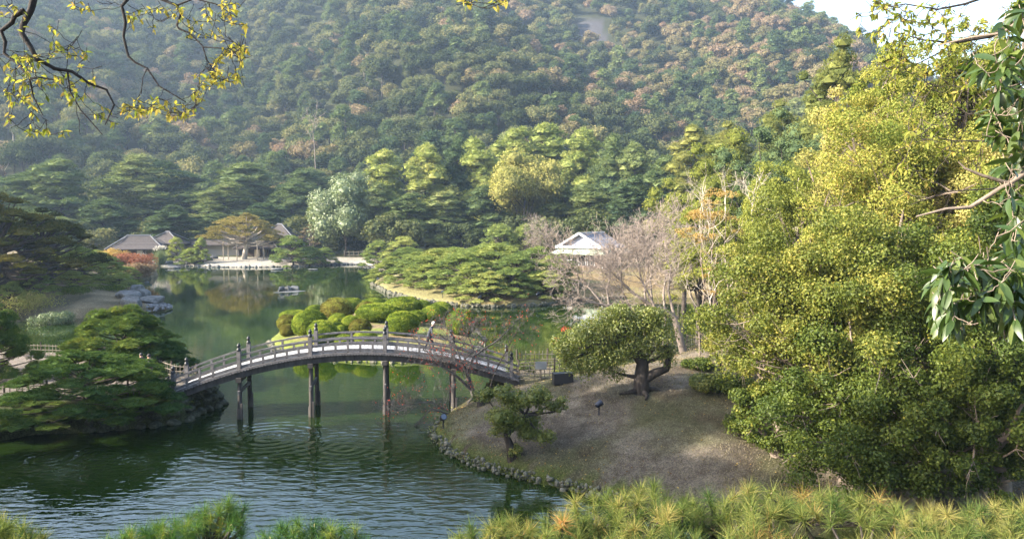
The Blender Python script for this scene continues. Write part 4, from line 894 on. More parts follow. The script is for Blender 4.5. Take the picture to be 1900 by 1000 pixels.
def tea_wing(parent, cx, cy_, rz, L, Wd, floor, eave, top, ridge, open_=True, seed=0):
    R = link('wing', None, parent, (cx, cy_, 0), (0, 0, rz)); R.name = 'wing'
    return R
th = base(270, 170); TH = thing('tea_house', 'low brown-roofed tea house of several hipped wings on the far shore', 'building', (th.x, th.y, 0))
def wing(u, D, rz, L, Wd, v_floor, v_eave, v_top, ridge, seed, cap=True, rooms=True):
    cx = gx(u, D) - th.x; cyy = D - th.y; zf = zat(v_floor, D - Wd / 2); ze = zat(v_eave, D - Wd / 2); zt = zat(v_top, D)
    M_ = Matrix.Translation((cx, cyy, 0)) @ Matrix.Rotation(rz, 4, 'Z')
    def pt(name, mb, mat, par=None):
        o = link(name, mb.mesh(name, mat), par or TH)
        if par is None: o.matrix_local = M_
        return o
    mb = MB(); rd, ev = hip_roof(mb, L, Wd, ze, zt, ridge, .9); roof = pt('roof', mb, SHG)
    mb = MB()
    mb.add(*bar((-ridge / 2 - .2, 0, zt + .05), (ridge / 2 + .2, 0, zt + .05), .45, .3)); 
    pt('ridge_cap', mb, RIDGE, roof)
    for sx in (-1, 1):
        for sy in (-1, 1):
            mb = MB(); mb.add(*bar((sx * ridge / 2, sy * .02, zt + .05), (sx * (L / 2 + .9), sy * (Wd / 2 + .9), ze + .04), .16, .12)); pt('hip_ridge', mb, RIDGE, roof)
    mb = MB(); mb.add(*box(0, 0, zf - .12, L, Wd, .22)); pt('floor_platform', mb, TIMB)
    if not rooms: 
        mb = MB(); mb.add(*box(0, .3, (zf + ze) / 2, L - .4, Wd - 1.0, ze - zf)); pt('wall', mb, PLAS); return roof
    mb = MB(); mb.add(*box(0, Wd / 2 - .4, (zf + ze) / 2, L - .3, .12, ze - zf)); pt('back_wall', mb, TIMB)
    mb = MB(); mb.add(*box(L * .2, 0, (zf + ze) / 2, .1, Wd - .5, ze - zf)); pt('inner_wall', mb, PLAS)
    mb = MB(); mb.add(*box(-L * .1, .2, zf + .25, L * .5, .9, .3)); pt('bench', mb, REDM)
    n = max(int(L / 1.6), 3); hh_ = ze - zf
    for sy in (-1, 1):
        for i in range(n + 1):
            x = -L / 2 + .1 + (L - .2) * i / n; mb = MB(); mb.add(*box(x, sy * (Wd / 2 - .1), (zf + ze) / 2, .15, .15, hh_)); pt('post', mb, TIMB)
            if sy < 0 and i < n and (i + seed) % 3 == 0:
                mb = MB(); mb.add(*box(x + (L - .2) / n / 2, -Wd / 2 + .1, zf + hh_ * .5, (L - .2) / n - .5, .04, hh_ * .82)); pt('paper_screen', mb, PAPER)
    for i in range(4):
        x = -L / 2 + .1 + (L - .2) * (i + .5) / 4; mb = MB(); mb.add(*box(x, -Wd / 2 + .2, -.2 + zf / 2, .16, .16, zf + .5)); pt('stilt', mb, TIMB)
    mb = MB(); mb.add(*bar((-L / 2, -Wd / 2 + .02, zf + .55), (L / 2, -Wd / 2 + .02, zf + .55), .06, .08)); pt('veranda_rail', mb, TIMB)
    return roof
wing(258, 171, .20, 9.8, 6.4, 483, 462, 437, 4.4, 0)
wing(312, 178, 0, 7.0, 6.5, 483, 452, 430, .5, 1, rooms=False)
wing(398, 182, 0, 12.5, 5, 483, 454, 442, 11, 2, rooms=False)
wing(520, 180, -.1, 9.5, 8, 484, 448, 416, .8, 3)
wing(482, 176, 0, 8.0, 4.5, 485, 461, 447, 5.5, 1)

# ------------------------------------------------------------------ shop with the blue-white tiled roof
D = 128; sb = base(1095, D); SHP = thing('shop', 'shop with a blue-white tiled gabled roof and pale green lower eaves behind the bare tree', 'building', (gx(1098, D), D, 0), .32)
TILE = rough_mat('blue_white_roof_tile', (.10, .115, .16), (.18, .20, .26), 3, .4, stretch=(6, 1, 1), rough=.35, bd=.04); WTR = flat_mat('white_ridge', (.42, .43, .46), .5); COP = rough_mat('pale_green_copper', (.24, .30, .22), (.34, .40, .30), 4, .2); GLS = flat_mat('shop_glass', (.03, .035, .04), .1)
zf = hz(gx(1098, D), D); ze = zat(470, D - 3.5); zm = zat(459, D - 2); zt = zat(433, D); SHP.rotation_euler[2] = -.55; Ws, Ls = 7.6, 9.0       # x across the gable, y along the ridge
mb = MB(); mb.add(*box(0, .2, (zf + ze) / 2, Ws - .8, Ls - .8, ze - zf + .2)); link('wall', mb.mesh('wall', rough_mat('shop_wall', (.10, .07, .055), (.20, .15, .12), 2, 0)), SHP)
hx, hy = Ws / 2 + .9, Ls / 2 + .9; mb = MB()
mb.add([(-hx, -hy, ze), (hx, -hy, ze), (hx, hy, ze), (-hx, hy, ze), (-hx + 1.2, -hy + 1.2, zm - .12), (hx - 1.2, -hy + 1.2, zm - .12), (hx - 1.2, hy - 1.2, zm - .12), (-hx + 1.2, hy - 1.2, zm - .12), (-hx, -hy, ze - .16), (hx, -hy, ze - .16), (hx, hy, ze - .16), (-hx, hy, ze - .16)],
     [[0, 1, 5, 4], [1, 2, 6, 5], [2, 3, 7, 6], [3, 0, 4, 7], [8, 9, 1, 0], [9, 10, 2, 1], [10, 11, 3, 2], [11, 8, 0, 3], [11, 10, 9, 8], [4, 5, 6, 7]]); link('lower_eave', mb.mesh('lower_eave', COP), SHP)
g_, l_ = hx - .7, hy - .9; mb = MB()
for sx in (-1, 1):
    mb.add([(sx * g_, -l_, zm), (sx * g_, l_, zm), (0, l_, zt), (0, -l_, zt), (sx * g_, -l_, zm - .14), (sx * g_, l_, zm - .14), (0, l_, zt - .2), (0, -l_, zt - .2)], [[0, 1, 2, 3], [4, 7, 6, 5], [0, 3, 7, 4], [1, 5, 6, 2], [0, 4, 5, 1]])
rf = link('roof', mb.mesh('roof', TILE), SHP)
mb = MB(); mb.add([(-g_ + .3, -l_ + .5, zm), (g_ - .3, -l_ + .5, zm), (0, -l_ + .5, zt - .25), (-g_ + .3, l_ - .5, zm), (g_ - .3, l_ - .5, zm), (0, l_ - .5, zt - .25)], [[0, 1, 2], [4, 3, 5]]); link('front_gable', mb.mesh('front_gable', flat_mat('blue_grey_gable', (.16, .18, .24), .6)), rf)
for sx in (-1, 1):
    mb = MB(); mb.add(*bar((sx * (g_ + .15), -l_ - .05, zm - .05), (sx * .05, -l_ - .05, zt + .08), .16, .34)); link('barge_board', mb.mesh('barge_board', WTR), rf)
    for i in range(13):
        y = -l_ + .3 + (2 * l_ - .6) * i / 12; mb = MB(); mb.add(*bar((sx * g_, y, zm + .03), (sx * .1, y, zt + .02), .07, .06)); link('roof_batten', mb.mesh('roof_batten', TILE), rf)
mb = MB(); mb.add(*box(0, -l_ - .02, zm + .12, 2 * g_ + .3, .4, .38)); link('gable_skirt', mb.mesh('gable_skirt', WTR), rf)
mb = MB(); mb.add(*bar((0, -l_ - .1, zt + .1), (0, l_ + .1, zt + .1), .28, .26)); link('ridge_cap', mb.mesh('ridge_cap', WTR), rf)
for i in range(4):
    x = -Ws / 2 + 1.1 + i * 1.5; mb = MB(); mb.add(*box(x, -Ls / 2 + .62, zf + 1.2, 1.15, .08, 1.7)); w0 = link('window', mb.mesh('window', GLS), SHP); mb = MB()
    for a in (-.6, .6): mb.add(*box(x + a, -Ls / 2 + .56, zf + 1.2, .08, .1, 1.8))
    link('window_frame', mb.mesh('window_frame', WTR), w0)
for sx in (-1, 1):
    mb = MB(); mb.add(*box(sx * (Ws / 2 + .4), -Ls / 2 - .4, (zf + ze) / 2, .16, .16, ze - zf)); link('post', mb.mesh('post', WTR), SHP)
sg = thing('shop_sign', 'white signboard with dark characters hanging under the shop eave', 'sign', (gx(1050, 121.5), 121.5, zat(480, 121.5)), -.1)
mb = MB(); mb.add(*box(0, 0, 0, 1.9, .06, .55)); link('board', mb.mesh('board', WHT), sg); mb = MB()
for i, x in enumerate((-.68, -.36, -.04, .28, .6)):
    mb.add(*box(x, -.036, .12, .22, .006, .05)); mb.add(*box(x, -.037, -.02, .05, .006, .32)); mb.add(*box(x - .05 + .03 * (i % 3), -.038, -.1, .2, .006, .045))
    if i % 2: mb.add(*box(x - .09, -.0385, -.02, .04, .006, .25))
link('characters', mb.mesh('characters', BLACK), sg)
mb = MB(); mb.add(*sweep([(-.8, 0, .27), (-.8, 0, .9)], .02, 4)); mb.add(*sweep([(.8, 0, .27), (.8, 0, .9)], .02, 4)); link('hanger', mb.mesh('hanger', BLACK), sg)
# ------------------------------------------------------------------ trees of the near bank
BARK_TAN = rough_mat('tan_bough_bark', (.09, .07, .055), (.24, .19, .15), 5, .4)
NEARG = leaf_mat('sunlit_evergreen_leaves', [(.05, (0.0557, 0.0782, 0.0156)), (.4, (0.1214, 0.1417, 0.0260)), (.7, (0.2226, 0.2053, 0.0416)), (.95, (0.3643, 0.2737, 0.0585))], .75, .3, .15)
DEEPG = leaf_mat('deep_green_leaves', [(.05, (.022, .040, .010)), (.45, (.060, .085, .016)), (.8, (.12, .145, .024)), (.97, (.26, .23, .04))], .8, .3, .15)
GOLD = leaf_mat('golden_autumn_leaves', [(.05, (0.0814, 0.1120, 0.0255)), (.3, (0.1628, 0.1920, 0.0425)), (.5, (0.2516, 0.2480, 0.0595)), (.7, (0.3404, 0.2960, 0.0765)), (.85, (0.3404, 0.2400, 0.0765)), (.97, (0.2664, 0.1360, 0.0510))], .8, .38)
OLIV = leaf_mat('olive_leaves', [(.05, (.07, .085, .02)), (.5, (.15, .17, .035)), (.95, (.27, .26, .06))], .75, .3)
CAML = leaf_mat('glossy_bush_leaves', [(.05, (0.0410, 0.0622, 0.0172)), (.45, (0.0994, 0.1244, 0.0257)), (.75, (0.1872, 0.1970, 0.0400)), (.97, (0.3744, 0.3111, 0.0715))], .8, .28, .4)
def rt(u, D, vt, vb, w, label, mat, seed, n, leaf=.11, nl=90, lr=(.11, .23), **k):
    if D < 50: k['core'] = False; k['bark'] = BARK_TAN; n = int(n * 1.6); nl = int(nl * 1.3)
    return round_tree(u, D, vt, vb, w, label, mat, seed, leaf, n, nl, lr=lr, **k)
G = 'big trees of the near right bank'
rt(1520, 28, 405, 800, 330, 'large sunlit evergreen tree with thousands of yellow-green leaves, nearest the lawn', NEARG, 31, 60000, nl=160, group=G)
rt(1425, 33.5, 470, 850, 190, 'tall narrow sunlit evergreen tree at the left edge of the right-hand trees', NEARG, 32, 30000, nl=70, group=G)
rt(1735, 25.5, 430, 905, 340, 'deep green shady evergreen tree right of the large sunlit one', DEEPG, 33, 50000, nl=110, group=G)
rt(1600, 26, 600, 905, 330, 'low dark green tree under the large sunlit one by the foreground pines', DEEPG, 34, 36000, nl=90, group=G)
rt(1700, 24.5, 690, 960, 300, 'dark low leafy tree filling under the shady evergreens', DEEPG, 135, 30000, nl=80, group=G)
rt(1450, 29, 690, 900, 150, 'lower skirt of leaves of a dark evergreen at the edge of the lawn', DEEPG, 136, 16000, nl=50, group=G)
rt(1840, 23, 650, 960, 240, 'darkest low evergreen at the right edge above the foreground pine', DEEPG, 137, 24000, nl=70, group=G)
rt(1300, 64, 400, 600, 150, 'olive tree with sparse crown right behind the orange trees', OLIV, 138, 10000, leaf=.16, nl=40, group=G)
rt(1430, 54, 400, 600, 170, 'olive-green tree between the orange trees and the tall evergreens', OLIV, 139, 14000, leaf=.15, nl=50, group=G)
rt(1352, 92, 268, 500, 190, 'broad sunlit olive tree at the left of the right-hand wood', OLIV, 160, 14000, leaf=.24, nl=60, group=G)
rt(1445, 86, 222, 480, 200, 'tall sunlit soft green tree in the upper right-hand wood', FPINE, 161, 16000, leaf=.24, nl=60, group=G)
rt(1262, 112, 322, 500, 130, 'dull green tree standing behind the bare twigs right of the shop', OLIV, 162, 9000, leaf=.26, nl=40, group=G)
rt(1500, 58, 262, 520, 170, 'yellow-olive tree left of the light yellow-green one', OLIV, 163, 14000, leaf=.18, nl=60, group=G)
rt(1860, 35, 30, 330, 200, 'olive tree top reaching the upper right corner behind the close leaves', OLIV, 164, 22000, leaf=.12, nl=70, group=G)
rt(1765, 37, 95, 330, 150, 'airy yellow-olive tree top right of the orange-gold one', NEARG, 165, 12000, leaf=.12, nl=50, group=G)
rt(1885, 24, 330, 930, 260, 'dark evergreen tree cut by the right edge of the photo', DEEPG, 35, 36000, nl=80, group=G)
rt(1690, 33, 205, 560, 330, 'golden yellow autumn tree rising above the big evergreens at right', GOLD, 36, 36000, leaf=.12, nl=100, core=False, group=G, name='autumn_tree')
rt(1650, 36, 92, 330, 190, 'orange-gold thin-leaved tree top against the sky', GOLD, 37, 15000, leaf=.11, nl=60, core=False, group=G, name='autumn_tree')
rt(1860, 38, 150, 420, 260, 'golden-green tree filling the upper right corner behind the close leaves', GOLD, 151, 26000, leaf=.13, nl=80, group=G)
rt(1745, 42, 150, 400, 200, 'yellow-green tree behind the golden one, below the white sky', YGRN, 152, 20000, leaf=.14, nl=60, group=G)
rt(1640, 30, 400, 620, 220, 'yellow-green crown between the golden tree and the big evergreens', NEARG, 153, 26000, nl=70, group=G)
rt(1790, 28, 420, 600, 200, 'mottled green and gold tree behind the drooping glossy leaves', NEARG, 154, 22000, nl=70, group=G)
rt(1830, 32, 260, 520, 260, 'yellow-green tree behind the close drooping branches at right', YGRN, 38, 24000, leaf=.12, nl=70, group=G)
rt(1560, 31, 400, 560, 190, 'golden-tinged tree crown on top of the large sunlit evergreen', GOLD, 39, 14000, leaf=.11, nl=50, group=G)
rt(1580, 26.2, 590, 700, 130, 'small golden crown glowing in front of the dark trees', GOLD, 40, 8000, nl=24, group=G, core=False)
rt(1490, 44, 330, 560, 170, 'pale olive tree with bare white twigs behind the sunlit evergreen', OLIV, 41, 16000, leaf=.14, nl=60, group=G)
rt(1590, 46, 190, 480, 210, 'light yellow-green tree left of the golden one', YGRN, 42, 20000, leaf=.15, nl=60, group=G)
rt(1400, 60, 335, 560, 170, 'olive broad tree above the orange thin-stemmed trees', OLIV, 43, 14000, leaf=.18, nl=50, group=G)
rt(1330, 72, 375, 560, 150, 'olive-green tree behind the bare pinkish tree', OLIV, 44, 10000, leaf=.2, nl=40, group=G)
rt(1455, 72, 270, 540, 190, 'soft green tree in the middle of the right-hand wood', FPINE, 45, 14000, leaf=.2, nl=50, group=G)
rt(1640, 66, 215, 560, 240, 'green tree deep in the right-hand wood behind the golden tree', OLIV, 46, 14000, leaf=.2, nl=50, group=G)
rt(1800, 60, 190, 560, 260, 'green tree behind the yellow-green one at right', OLIV, 47, 14000, leaf=.2, nl=50, group=G)
rt(1270, 84, 420, 520, 130, 'green bushy tree between the shop and the orange trees', OLIV, 48, 7000, leaf=.2, nl=30, group=G)

def blob_tree(name, label, b, D, blobs, mat, leaf, dens, r0, seed, cat='tree', group=None, bark=BARK, trunk_px=None, flatk=.8, core=True, per=9):
    """a tree whose crown is made of separate leafy clumps (u, v, w, h[, dD]) in real space, each carried by its own limb"""
    rng = np.random.default_rng(seed); b = Vector(b); cr = MB(); tr = MB(); B = np.array(b)
    T = [np.array(at(u, v, D + d)) - B for u, v, d in trunk_px] if trunk_px else [np.zeros(3), np.array(at(blobs[0][0], blobs[0][1], D)) - B]
    T[0] = T[0] * 0 - (0, 0, .15); tr.add(*sweep(T, np.linspace(r0, r0 * .45, len(T)), 9), smooth=True)
    for bl in blobs:
        u, v, w, h = bl[:4]; dD = bl[4] if len(bl) > 4 else rng.uniform(-.15, .15) * w / FPX * D
        c = np.array(at(u, v, D + dD)) - B; rx = w / FPX * D / 2; rz_ = h / FPX * D / 2
        s = min(T[1:], key=lambda q: np.linalg.norm(q - c)); tr.add(*sweep(limb(s, c, rng, .05), np.linspace(r0 * .32, r0 * .1, 5), 6), smooth=True)
        n = max(3, int(per * (rx / .9)))
        for j in range(n):
            d = norm(rng.normal(0, 1, 3)); q = c + d * (rx, rx * .9, rz_) * rng.uniform(.25, .75); rr = rng.uniform(.38, .55) * min(rx, max(rz_ * 1.4, .2))
            m = int(dens * rr ** 2 * 12.5); nn = norm(rng.normal(0, 1, (m, 3)) + (0, 0, .3))
            V, F = leaves(q + nn * rr * rng.uniform(.75, 1.15, m)[:, None] * (1, 1, flatk), nn, leaf, leaf * .5, rng, .6); cr.add(V, F, np.repeat(np.clip(rng.normal(.5, .17, m), 0, 1), 4))
            if core: v_, f_ = ICO[1]; cr.add(q + v_ * rr * .62 * (1, 1, flatk), f_, .45)
    t = thing(name, label, cat, b, 0, group); link('trunk', tr.mesh('trunk', bark), t); link('crown', cr.mesh('crown', mat), t); return t
b = on_ground(1190, 728)
blob_tree('pruned_evergreen', 'large pruned evergreen tree with a thick dark forked trunk on the near lawn', b, b.y, [(1150, 605, 150, 70), (1095, 630, 110, 70), (1055, 652, 80, 56), (1195, 597, 110, 60), (1228, 628, 74, 66), (1175, 645, 130, 66), (1120, 662, 110, 60), (1233, 658, 60, 46), (1205, 585, 70, 44), (1085, 678, 90, 50), (1150, 580, 90, 40), (1140, 690, 70, 40), (1045, 672, 60, 36)],
          CAML, .12, 55, .40, 5, per=11, core=False, trunk_px=[(1190, 728, 0), (1190, 700, 0), (1192, 672, .1), (1170, 640, 0), (1150, 620, 0)])
tr = MB(); B = np.array(b)                                   # its right fork and exposed roots
for P, r in (([(1192, 706, 0), (1215, 692, -.1), (1236, 684, 0), (1242, 660, .1), (1235, 640, .2)], (.24, .12)), ([(1190, 722, 0), (1170, 727, -.3), (1150, 731, -.6)], (.16, .05)), ([(1190, 722, 0), (1200, 734, -.6), (1198, 741, -1.0)], (.15, .05)), ([(1190, 722, 0), (1215, 722, .1), (1228, 727, 0)], (.16, .05))):
    tr.add(*sweep([np.array(at(u, v, b.y + d)) - B for u, v, d in P], np.linspace(r[0], r[1], len(P)), 8), smooth=True)
link('limb', tr.mesh('limb', BARK), COL.objects['pruned_evergreen'])
b = on_ground(950, 852)
blob_tree('small_evergreen', 'small evergreen tree with a crooked black trunk near the water edge', b, b.y, [(985, 738, 110, 50), (1022, 750, 80, 38), (935, 728, 84, 36), (900, 735, 66, 34), (938, 772, 96, 58), (975, 785, 76, 56), (1003, 806, 66, 48), (960, 745, 84, 42), (1045, 758, 36, 20), (925, 788, 64, 42)], CAML, .11, 95, .20, 6,
          trunk_px=[(950, 852, 0), (946, 825, 0), (940, 808, 0), (952, 790, .1), (975, 770, 0)], per=8)
b2 = on_ground(950, 858); bush_tree(955, b.y - .1, 828, 862, 40, 'tiny ivy clump at the foot of the crooked small evergreen', CAML, 91, n=900, leaf=.09)
b = on_ground(893, 752)
blob_tree('small_evergreen', 'low yellow-green shrub on a black stump beside the bridge end', b, b.y, [(890, 733, 44, 28), (925, 727, 50, 22), (905, 740, 30, 18)], CAML, .10, 75, .24, 7, cat='shrub')
b = base(962, 43.6)
blob_tree('small_evergreen', 'flat-topped small pine-like tree in front of the lattice fence', b, b.y, [(960, 682, 66, 22), (935, 690, 34, 16), (990, 686, 36, 18), (965, 674, 40, 14)], CAML, .09, 75, .10, 8, cat='tree')
for u, D, vt, vb, w, wh in ((1050, 44.2, 682, 716, 56, 'round and bright, right of the lattice fence'), (1100, 44.5, 676, 706, 60, 'dark, under the left side of the large pruned tree'), (1142, 43, 668, 700, 66, 'dark, behind the trunk of the large pruned tree'), (1075, 47, 655, 690, 60, 'behind the round bright one'), (840, 40.8, 800, 830, 44, 'low and weedy, on the tip of the near bank')):
    bush_tree(u, D, vt, vb, w, 'green bush ' + wh, CAML, int(u), n=3000, leaf=.09, group='bushes beside the bridge end')
RLF = leaf_mat('bright_red_leaves', [(.05, (.30, .03, .02)), (.5, (.50, .09, .06)), (.95, (.55, .22, .12))], .7, .4, tcol=(1.2, .8, .6))
b = base(1062, 49)
blob_tree('red_maple', 'slender maple with bright red leaves left of the large pruned tree', b, b.y, [(1050, 612, 34, 18), (1035, 628, 24, 14), (1068, 640, 30, 20), (1028, 640, 16, 10)], RLF, .10, 26, .05, 9, core=False)
b = on_ground(1340, 700)
blob_tree('small_pine', 'small open-branched tree on the sunny slope in front of the orange trees', b, b.y, [(1310, 648, 60, 22), (1345, 632, 60, 20), (1375, 652, 50, 22), (1330, 665, 50, 18), (1385, 690, 46, 24)], OLIV, .10, 50, .10, 10, core=False, trunk_px=[(1345, 700, 0), (1335, 670, 0), (1325, 650, 0)])
for k, (u, D, vt, vb, w, m, wh) in enumerate(((1320, 35.5, 700, 745, 80, CAML, 'sunlit, left of the big right-hand trees'), (1370, 35, 700, 800, 90, DEEPG, 'dark, under the narrow sunlit evergreen'), (1400, 31, 775, 850, 110, DEEPG, 'blue-green and shaded, on the eroded slope'), (1300, 39, 672, 690, 60, DEEPG, 'flat and dark, on the slope behind the lawn'), (1450, 29.5, 800, 880, 120, DEEPG, 'dark, over the eroded roots at the right of the lawn'), (1430, 38, 640, 760, 110, CAML, 'green, filling behind the narrow evergreen'))):
    rt(u, D, vt, vb, w, 'shrub ' + wh, m, 140 + k, 5000, leaf=.10, nl=30, lr=(.2, .35), name='shrub', cat='shrub', group='shrubs at the foot of the right-hand trees', trunk=.08)

# ---- thin-stemmed orange trees
for k, (u, D, vt, bl, wh) in enumerate(((1302, 48, 375, [(1300, 395, 60, 34), (1270, 430, 50, 24), (1320, 420, 44, 20), (1310, 510, 34, 22), (1322, 545, 26, 18)], 'left'), (1345, 47, 385, [(1345, 402, 66, 26), (1325, 378, 70, 22), (1370, 432, 40, 20), (1312, 468, 34, 14), (1330, 485, 28, 12)], 'right'), (1322, 46, 400, [(1325, 578, 34, 14), (1315, 600, 22, 10), (1300, 450, 26, 12), (1352, 470, 26, 10), (1310, 372, 30, 16)], 'middle'))):
    b = base(u, D)
    v0 = proj(b.x, b.y, b.z)[1]
    t = blob_tree('orange_tree', f'{wh} one of three thin tall trees with orange leaf sprays and pale bare stems', b, D, bl + [(u + a, v, w, h) for a, v, w, h in ((-14, 440, 50, 22), (12, 500, 44, 18), (-10, 400, 60, 26), (18, 360, 50, 22), (8, 540, 36, 14))], ORG, .12, 34, .05, 200 + k, bark=BARK_TAN, group='thin orange-leaved trees', core=False, flatk=.4,
                  trunk_px=[(u, v0, 0), (u - 5, v0 - 60, .1), (u + 6, v0 - 120, 0), (u - 2, v0 - 180, -.1), (u + 3, vt + 15, 0)])
    rng = np.random.default_rng(k); out = []; tips = []
    for j in range(5): 
        p = np.array(at(u + rng.uniform(-6, 6), vt + 20 + j * 45, D)) - np.array(b); branching(rng, p, (rng.normal(0, .6), rng.normal(0, .5), 1.0), 1.5, .03, 2, out, tips, .15, .2)
    link('twigs', twig_mesh(out, BARK_PALE, 'twigs', .006), t)

# ---- bare trees
def bare_tree(name, label, b, D, trunks, n_side, depth, L0, r0, mat, seed, leafmat=None, nleaf=0, group=None, spread=.8, upd=.25, rmin=.006, leaf=.07, wig=.24):
    rng = np.random.default_rng(seed); b = Vector(b); B = np.array(b); out = []; tips = []; tr = MB()
    for P in trunks:
        pts = [np.array(at(u, v, D + d)) - B for u, v, d, r in P]; rad = [r for *_, r in P]
        tr.add(*sweep(pts, rad, 8), smooth=True)
        for i in range(n_side):
            t = rng.uniform(.25, 1) ** .8 * (len(pts) - 1); k = min(int(t), len(pts) - 2); p = pts[k] + (pts[k + 1] - pts[k]) * (t - k)
            d = norm(norm(pts[k + 1] - pts[k]) * .7 + rng.normal(0, spread, 3) * (1, .8, .8) + (0, 0, upd)); branching(rng, p, d, L0 * rng.uniform(.7, 1.15), r0, depth, out, tips, .05, wig)
    t = thing(name, label, 'tree', b, 0, group); link('trunk', tr.mesh('trunk', mat), t); link('branches', twig_mesh(out, mat, 'branches', rmin), t)
    if nleaf:
        T = np.array([q[0] for q in tips]); ii = rng.choice(len(T), max(1, len(T) // 5), replace=False); C = T[rng.choice(ii, nleaf)] + rng.normal(0, .10, (nleaf, 3))
        mb = MB(); V, F = leaves(C, rng.normal(0, 1, (nleaf, 3)), leaf, leaf * .6, rng); mb.add(V, F, np.repeat(rng.random(nleaf), 4)); o = link('remaining_leaves', mb.mesh('remaining_leaves', leafmat), t); o['kind'] = 'stuff'
    return t
b = base(1268, 53)
v0 = proj(b.x, b.y, b.z)[1]
bare_tree('bare_tree', 'wide bare tree with a leaning trunk and a haze of pinkish twigs over the pond', b, 53,
    [[(1268, v0, 0, .26), (1252, 590, 0, .22), (1232, 575, 0, .18), (1205, 565, .3, .13), (1170, 540, .6, .08), (1130, 500, .5, .04)], [(1240, 578, 0, .14), (1180, 572, -.5, .10), (1120, 566, -.8, .07), (1075, 555, -1, .03)], [(1215, 570, 0, .10), (1190, 520, .5, .07), (1180, 470, .6, .03)],
     [(1252, 590, 0, .12), (1240, 540, .6, .08), (1245, 490, .5, .03)], [(1170, 572, 1.5, .07), (1154, 540, 1.5, .06), (1152, 480, 1.5, .03)], [(1120, 566, -.5, .07), (1090, 530, 0, .05), (1060, 500, 0, .02)]], 11, 3, 1.7, .028, BARK_PINK, 11, spread=.75, upd=.02, rmin=.008)
for k, (u, D, vt, vb, wh) in enumerate(((1200, 84, 440, 500, 'behind the leaning bare tree, right of the shop'), (1235, 78, 425, 520, 'between the bare tree and the orange trees'), (1130, 92, 470, 510, 'low, under the shop windows'), (1210, 96, 425, 480, 'against the dark wood right of the shop'), (1012, 142, 425, 470, 'pinkish brown, left of the shop'), (990, 150, 425, 470, 'thin and grey, behind the pine island'))):
    b = base(u, D); v0 = proj(b.x, b.y, b.z)[1]; h = (v0 - vt)
    bare_tree('bare_tree', 'bare twiggy tree ' + wh, b, D, [[(u, v0, 0, .14), (u - 4, v0 - h * .3, 0, .11), (u + 3, v0 - h * .55, 0, .06), (u, vt + h * .2, 0, .02)]], 16, 3, h / FPX * D * .28, .04, BARK_PINK, 20 + k, group='bare trees round the shop', spread=.7, upd=.5, rmin=.014)
b = base(868, 40.8)
bare_tree('bare_cherry', 'black-stemmed almost bare tree with a few red leaves reaching over the bridge', b, 41.0,
    [[(878, 768, 0, .17), (880, 735, 0, .15), (872, 712, 0, .13), (866, 690, 0, .09), (856, 672, 0, .06)], [(876, 725, 0, .10), (850, 700, -.3, .07), (820, 680, -.5, .05), (790, 650, -.4, .03)], [(880, 735, 0, .09), (858, 760, -1, .06), (840, 770, -1.3, .05), (800, 758, -1.7, .04), (770, 790, -2, .03), (735, 812, -2.2, .02)],
     [(866, 690, 0, .07), (880, 660, .1, .05), (925, 630, .3, .04), (955, 600, .4, .02)], [(856, 672, 0, .05), (845, 640, .2, .03), (820, 625, .3, .02)], [(856, 672, 0, .04), (880, 650, 0, .03), (865, 615, 0, .015)], [(845, 770, -1.3, .04), (800, 745, -1.6, .03), (750, 752, -1.9, .02)]], 9, 3, .85, .018, rough_mat('dark_grey_twigs', (.018, .015, .014), (.10, .09, .085), 5, .2), 13, RLF, 650, spread=.8, upd=.1, rmin=.005, leaf=.085)
b = base(985, 41.5)
bare_tree('bare_cherry', 'slim bare dark tree rising in front of the bridge end post', b, 42, [[(905, 735, -1, .05), (918, 690, 0, .04), (945, 640, 0, .025), (965, 600, 0, .015)]], 6, 2, .7, .014, BARK, 15, RLF, 40, spread=.7, upd=.3, rmin=.005)
# white dead twigs in the right-hand trees
for k, (u, D, v0, vt, wh) in enumerate(((1545, 47, 400, 290, 'above the sunlit evergreen'), (1398, 56, 440, 350, 'left of the right-hand wood'), (1480, 46, 420, 330, 'in the pale olive tree'), (583, 262, 265, 215, 'tall and dead, on the lower mountain'))):
    b = Vector(at(u, v0, D)) if k < 3 else base(u, D); g = base(u, D); v00 = proj(g.x, g.y, g.z)[1]
    bare_tree('dead_tree', 'white leafless tree ' + wh, g, D, [[(u, v00, 0, .06 if k < 3 else .2), (u + 3, (v00 + v0) / 2, 0, .05 if k < 3 else .16), (u, v0, 0, .06 if k < 3 else .12), (u - 3, (v0 + vt) / 2, 0, .04 if k < 3 else .08), (u + 2, vt, 0, .02 if k < 3 else .06)]], 7, 2, (v0 - vt) / FPX * D * .35, .02 if k < 3 else .05, BARK_PALE if k < 3 else BARK_PINK, 30 + k, group='white leafless trees', spread=.6, upd=.6, rmin=.010 if k < 3 else .03)

